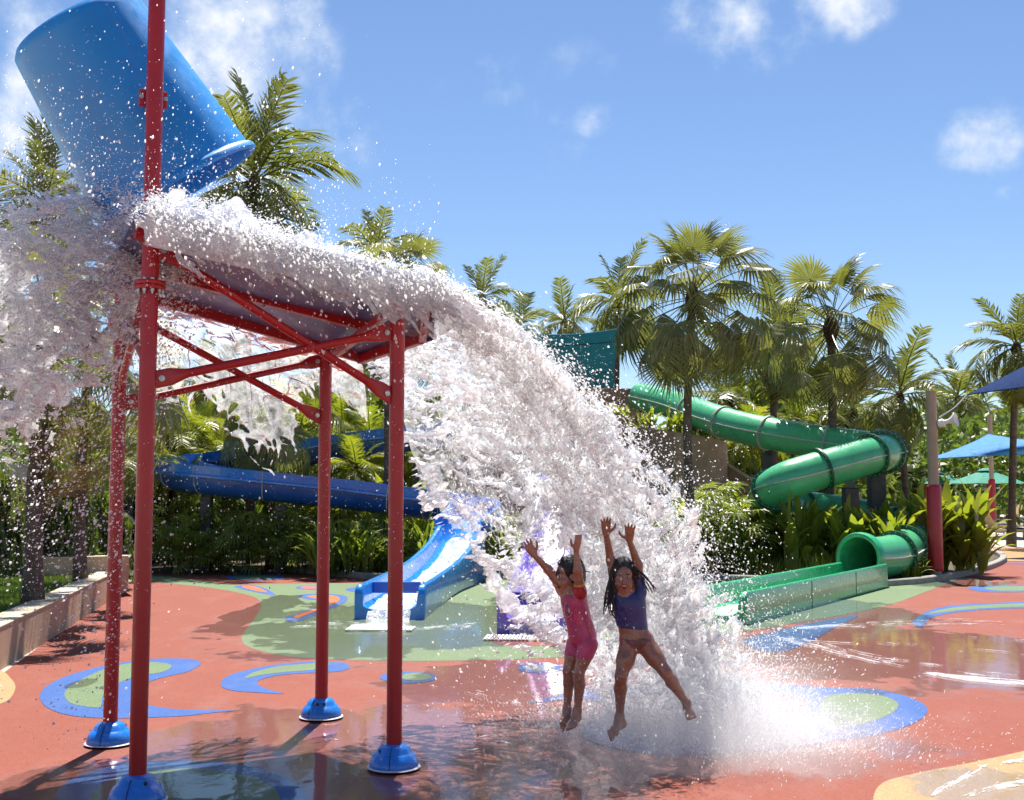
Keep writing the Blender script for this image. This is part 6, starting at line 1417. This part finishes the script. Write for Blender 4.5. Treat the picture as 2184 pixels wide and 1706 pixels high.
# body of the fall: threads gathered in streaks and round pockets
n = 190000; s = q.random(n); t = q.beta(1.05, 1.75, n); x, y = s*3.6, t*1.75*(.7+.6*s)
st = fbm(x*1.6, y*13, 0*x+2, 3, .6); pk = ridged(vnoise(x*7+.5*st, y*11, 0*x)); pk2 = vnoise(x*15, y*19, 0*x+8)
cov = np.interp(t, [0, .06, .2, .4, .6, .8, 1], [.05, .14, .28, .36, .32, .18, .06])*np.interp(s, [0, .12, .5, .8, 1], [1., .95, .85, .85, .95])*(s < frontline(t, 1.0)-.06*q.random(n))
keep = q.random(n) < cov*np.clip(.25+2.6*(st-.40)+.75*(pk-.45)+.5*(pk2-.5), .04, 1.25); s, t, x, y = s[keep], t[keep], x[keep], y[keep]; n = len(s); print('threads', n)
n0 = (fbm(x*1.5+3, y*1.9, 0*x+3, 3)-.5)*1.0; c = fall_map(s, t, n0+q.normal(0, .30, n)); c += q.normal(size=(n, 3))*(.004+.014*s[:, None])
strands('falling_water', c, fvel(s, t), .0024+.0036*q.random(n)**2, .008+.030*q.random(n)**2, 'white threads and beads filling the body of the falling water')
# crest and body of the surge on the left
n = 36000; s = q.random(n)**.9; t = q.beta(1.2, 1.7, n)*1.15; x, y = s*2.1, t*(.3+1.2*s)
st = fbm(x*1.8, y*9, 0*x+6, 3, .6); cov = np.interp(t, [0, .06, .3, .6, .85, 1.1], [.15, .5, .55, .5, .40, .16])*np.clip(1-(s-np.interp(t, [0, .5, .7, 1], [1.2, .86, .70, .54]))/.25, 0, 1)
keep = q.random(n) < cov*np.clip(.35+2.4*(st-.42)+.6*(vnoise(x*11, y*14, 0*x)-.5), .04, 1.2); s, t, x, y = s[keep], t[keep], x[keep], y[keep]; n = len(s); print('surge', n)
c = left_map(s, t, q.normal(0, .55, n)); c += q.normal(size=(n, 3))*.012; v = np.stack([-3.2+0*s, -1.2+0*s, 2.1-2.4*t-9.81*s*.62], 1)
strands('surging_water', c, v, (.0024+.0036*q.random(n)**2), .007+.024*q.random(n)**2, 'white threads of the surge flung off the left of the roof', .6)
# churned top of the froth on the roof
n = 18000; a = q.uniform(-.12, 1.28, n); b = -.25+1.25*q.random(n)**1.3; sa = (a+.30)/1.62; h = np.interp(sa, [.08, .18, .3, .5, .75, 1.0], [.04, .13, .15, .11, .075, .06])*np.clip(-.35+2.6*fbm(sa*2.6*3.4, (b+.26)/1.3*2*3.4, 0*a, 3), .05, 2)
c = TA[None]+a[:, None]*(TB-TA)[None]+b[:, None]*(TD-TA)[None]; zz = h*q.random(n)**.35+q.exponential(.022, n); c[:, 2] = roofz(a, b)+.03+zz-np.clip(-.16-b, 0, 1)*2.0-np.clip(a-1.1, 0, 1)**2*1.8
strands('roof_froth', c, np.tile([E1[0]*2.5, E1[1]*2.5, -.5], (n, 1)), .002+.0036*q.random(n)**2, .005+.018*q.random(n)**2, 'white threads churning on top of the tower roof', .7)
# burst where the fall lands
n = 46000; t = q.random(n)**1.1*.66; c = fall_map(np.full(n, .985), t, q.normal(0, .55, n)); az = q.random(n)*6.283; rr = q.exponential(.25, n); hh = q.exponential(.22, n)*np.exp(-rr*1.1)
jet = np.clip((vnoise(az*3.2, rr*3, 0*az)-.35)*2.2, .1, 1.5); c[:, 0] += np.cos(az)*rr*1.2-.02; c[:, 1] += np.sin(az)*rr-.08; c[:, 2] = .012+hh*jet*1.5; v = np.stack([np.cos(az)*1.2, np.sin(az)*1.2, 1.6+0*az], 1)
strands('splash_water', c, v, .0018+.0030*q.random(n)**2, .004+.020*q.random(n)**2.5, 'white jets and beads leaping from the floor under the fall', .5)
# round the main fall
n = 15000; s = q.random(n)**.6; t = q.beta(1.1, 1.6, n); nn = q.normal(0, 1.0, n)*1.0; c = fall_map(s, t, nn); v = fall_vel(t); v[:, 2] -= 9.81*s*TMAX; c += q.normal(size=(n, 3))*(.02+.07*s[:, None]); c = c[c[:, 2] > .01]; v = v[:len(c)]
drops('spray_drops', c, sizes(len(c)), v, 'loose drops flying round the main fall of water')
# outer flank, thrown ahead of the fall
n = 5000; s = .25+.75*q.random(n)**.8; t = q.random(n)*.15; c = fall_map(s, t, -q.random(n)*.4); v = fall_vel(t); d = q.exponential(.10, n)*(.4+s); c[:, 0] += d; c[:, 2] += d*.6*q.random(n); c[:, 1] += q.normal(size=n)*.12
drops('spray_drops', c, sizes(n, .002, .010), v, 'drops thrown ahead of the falling water on its right')
# splash where it lands
land = fall_map(np.full(7, .985), np.linspace(0, .5, 7), np.zeros(7)); LC = land.mean(0); print('landing', land[0], land[3], LC)
n = 14000; t = q.random(n)*.55; c = fall_map(np.full(n, .99), t, q.normal(0, .7, n)); az = q.random(n)*6.283; h = q.exponential(.20, n); rr = q.exponential(.28, n)
c[:, 0] += np.cos(az)*rr*1.2+.02; c[:, 1] += np.sin(az)*rr; c[:, 2] = .012+h*np.exp(-rr*.9)*(q.random(n)**.5)*1.6; vv = np.stack([np.cos(az), np.sin(az), 1+0*az], 1)
drops('splash_drops', c, sizes(n, .0018, .0085, 2.2), vv, 'fine splash leaping up where the fall hits the ground')
# round the girls and the near left of the fall
n = 5200; x = q.uniform(.05, 1.35, n); y = q.uniform(7.35, 8.6, n); z = .02+1.9*q.random(n)**1.1; keep = q.random(n) < np.clip(1.1-.45*z, .2, 1); c = np.stack([x, y, z], 1)[keep]
drops('spray_drops', c, sizes(len(c), .002, .009), np.tile([.5, .1, -3.], (len(c), 1)), 'drops in the air round the two girls')
# over the bucket, roof and left side
n = 11000; a = q.uniform(-1.1, 1.0, n); b = q.uniform(-.5, 1.0, n); hgt = q.exponential(.30, n); pk = np.exp(-((a-.1)/.55)**2); c = TA[None]+a[:, None]*(TB-TA)[None]+b[:, None]*(TD-TA)[None]; c[:, 2] = roofz(a, b)+.10+hgt*(.35+.9*pk)
drops('spray_drops', c, sizes(n, .0018, .009, 3.), np.tile([.3, 0, 1.], (n, 1)), 'drops bursting up from the roof in front of the bucket')
n = 20000; s = q.random(n)**.8*1.0; t = np.clip(q.normal(.7, .45, n), -.1, 1.6); c = left_map(s, t, q.normal(0, .9, n)); c[:, 2] -= q.exponential(.16, n)*(t > .4)*(s+.3); c = c[(c[:, 2] > .3)]
drops('spray_drops', c, sizes(len(c), .002, .011), np.tile([-2, 0, -1.5], (len(c), 1)), 'drops raining from the surge on the left of the tower')
n = 3500; a = q.uniform(-.6, 1.3, n); b = q.uniform(-.6, 1.1, n); c = TA[None]+a[:, None]*(TB-TA)[None]+b[:, None]*(TD-TA)[None]; c[:, 2] = 1.2+q.random(n)*1.9
drops('spray_drops', c, sizes(n, .0018, .007, 3.), np.tile([.2, 0, -3.], (n, 1)), 'drops falling through the open frame of the tower')
n = 2600; t = q.random(n); a = -.05+1.15*t; c = TA[None]+a[:, None]*(TB-TA)[None]+(-.2-.12*q.random(n))[:, None]*(TD-TA)[None]; c[:, 2] = roofz(a, -.16)+.1-q.exponential(.16, n)
drops('spray_drops', c, sizes(n, .003, .013, 1.8), np.tile([.6, .2, -2.], (n, 1)), 'large drops falling from the near roof edge')
# ---- mist over the landing place
def mist():
    m = bpy.data.materials.new('spray mist'); m.use_nodes = True; nt = m.node_tree; nt.nodes.clear(); out = nt.nodes.new('ShaderNodeOutputMaterial'); vs = nt.nodes.new('ShaderNodeVolumePrincipled')
    vs.inputs['Color'].default_value = (.98, .98, .99, 1); vs.inputs['Anisotropy'].default_value = .25
    tc = nt.nodes.new('ShaderNodeTexCoord'); ln = nt.nodes.new('ShaderNodeVectorMath'); ln.operation = 'LENGTH'; nt.links.new(tc.outputs['Object'], ln.inputs[0])
    fo = mrange(nt, ln.outputs['Value'], 1.0, .15, 0, 1, True); nz = tex(nt, 2.3, 3, .6, tc.outputs['Object']); d = mth(nt, 'MULTIPLY', mth(nt, 'POWER', fo, 1.6), mrange(nt, nz, .38, .62, .25, 1.0))
    nt.links.new(mth(nt, 'MULTIPLY', d, 1.8), vs.inputs['Density']); nt.links.new(vs.outputs[0], out.inputs['Volume'])
    mb = MB(); th = np.linspace(0, math.pi/2, 9); mb.lathe([(math.cos(t_), math.sin(t_)) for t_ in th[:-1]]+[(.001, 1)], (0, 0, 0), 32); mb.add([(math.cos(a), math.sin(a), 0) for a in np.linspace(0, 2*math.pi, 32, endpoint=False)], [list(range(32))[::-1]])
    o = put('spray_mist', mb.mesh('spray_mist'), m); o.location = (LC[0]-.12, LC[1]-.45, .012); o.scale = (1.75, 1.6, .95); tag(o, 'soft white mist rising where the water lands', 'mist', kind='stuff')
mist()
# ---- foam lying on the wet floor
def foam_patch(path, hw, dens, label, seed, streak=3., fine=26, res=.014):
    p = spline(path, 12); hwv = np.interp(np.linspace(0, 1, len(p)), np.linspace(0, 1, len(hw)), hw)
    a = np.array([G(u, v+h) for (u, v), h in zip(p, hwv)]); b = np.array([G(u, v-h) for (u, v), h in zip(p, hwv)])
    L_ = np.linalg.norm(np.diff((a+b)/2, axis=0), axis=1).sum(); w = np.linalg.norm(b-a, axis=1).mean(); n, m = min(900, int(L_/res)+2), min(260, int(w/res)+2)
    a, b = arc_resample(a, n), arc_resample(b, n); t = np.linspace(0, 1, m)[None, :, None]; A = a[:, None]*(1-t)+b[:, None]*t
    S_, T_ = np.meshgrid(np.linspace(0, L_, n), np.linspace(0, w, m), indexing='ij'); e = 1-np.abs(2*T_/w-1)**2.5; en = np.clip(np.minimum(S_, L_-S_)/(.12*L_), 0, 1)
    wx = S_+.25*(fbm(S_*2, T_*2, 0*S_+seed, 2)-.5); wy = T_+.20*(fbm(S_*2+7, T_*2, 0*S_+seed, 2)-.5)
    f = (fbm(wx*6/streak+seed, wy*6, 0*S_, 4, .6)-.5)*2.2+(fbm(wx*fine/streak, wy*fine, 0*S_+seed, 3, .6)-.5)*1.6+dens-1.1*(1-e)-.9*(1-en)
    keep = (f[:-1, :-1] > 0); idx = np.arange(n*m).reshape(n, m); A[..., 2] = .0085+np.clip(f, 0, .8)*.010
    Q = np.stack([idx[:-1, :-1], idx[:-1, 1:], idx[1:, 1:], idx[1:, :-1]], -1)[keep]
    if len(Q) == 0: return
    us, inv = np.unique(Q, return_inverse=True); me = fast_mesh('foam', A.reshape(-1, 3)[us], inv.reshape(Q.shape)[:, ::-1], True); o = put('foam', me, M_FOAM); tag(o, label, 'foam', kind='stuff')
foam_patch([(1625, 1348), (1750, 1338), (1900, 1330), (2050, 1328), (2230, 1332)], (5, 9, 10), -.38, 'upper white foam streak running right from the splash', 1, 6)
foam_patch([(1620, 1358), (1720, 1372), (1800, 1392), (1900, 1412), (2050, 1432), (2230, 1450)], (8, 14, 16), -.24, 'lower curved white foam streak on the red floor at the right', 2, 6)
foam_patch([(1960, 1436), (2080, 1450), (2250, 1462)], (5, 10), -.05, 'bright foam line at the right edge', 3, 7)
foam_patch([(1660, 1362), (1900, 1372), (2100, 1380), (2250, 1395)], (14, 28, 34), -.55, 'thin broken foam between the two streaks', 4, 8, res=.02)
foam_patch([(1975, 1712), (2000, 1692), (2040, 1669), (2090, 1642), (2140, 1624), (2240, 1616)], (11, 10, 11), .02, 'white foam edge on the tan floor in the lower right corner', 5, 2, res=.010)
foam_patch([(2030, 1706), (2130, 1675), (2240, 1662)], (24, 30, 36), -.22, 'lacy foam inside the lower right puddle', 6, 2, res=.010)
foam_patch([(580, 1338), (660, 1329), (760, 1338), (850, 1344), (960, 1335), (1050, 1326)], (10, 17, 10), -.22, 'broken foam ripples spreading in front of the blue slide', 7, 3, res=.02)
foam_patch([(740, 1340), (800, 1338), (870, 1336)], (8, 9, 8), .5, 'dense foam under the blue slide mouth', 8, 2)
foam_patch([(1180, 1600), (1350, 1560), (1600, 1545), (1850, 1590)], (60, 80, 60), -.42, 'specks of foam round the landing place', 9, 2.5, res=.02)
foam_patch([(900, 1640), (1060, 1590), (1200, 1640), (1400, 1670)], (40, 50, 40), -.62, 'thin foam flecks on the wet red floor in the foreground', 10, 4)
foam_patch([(1040, 1585), (1068, 1584), (1095, 1588)], (4, 5, 4), .3, 'small white patch painting a glint on the wet floor left of the girls', 11, 2, res=.008)  # white patch stands in for a glint on the wet floor
foam_patch([(520, 1600), (640, 1580), (800, 1590), (950, 1560)], (30, 40, 40), -.70, 'thin foam flecks on the wet floor between the tower posts', 12, 5)
foam_patch([(860, 1450), (960, 1470), (1080, 1500), (1160, 1540)], (22, 40, 40), -.62, 'pale ripple flecks on the wet floor left of the girls', 13, 5)
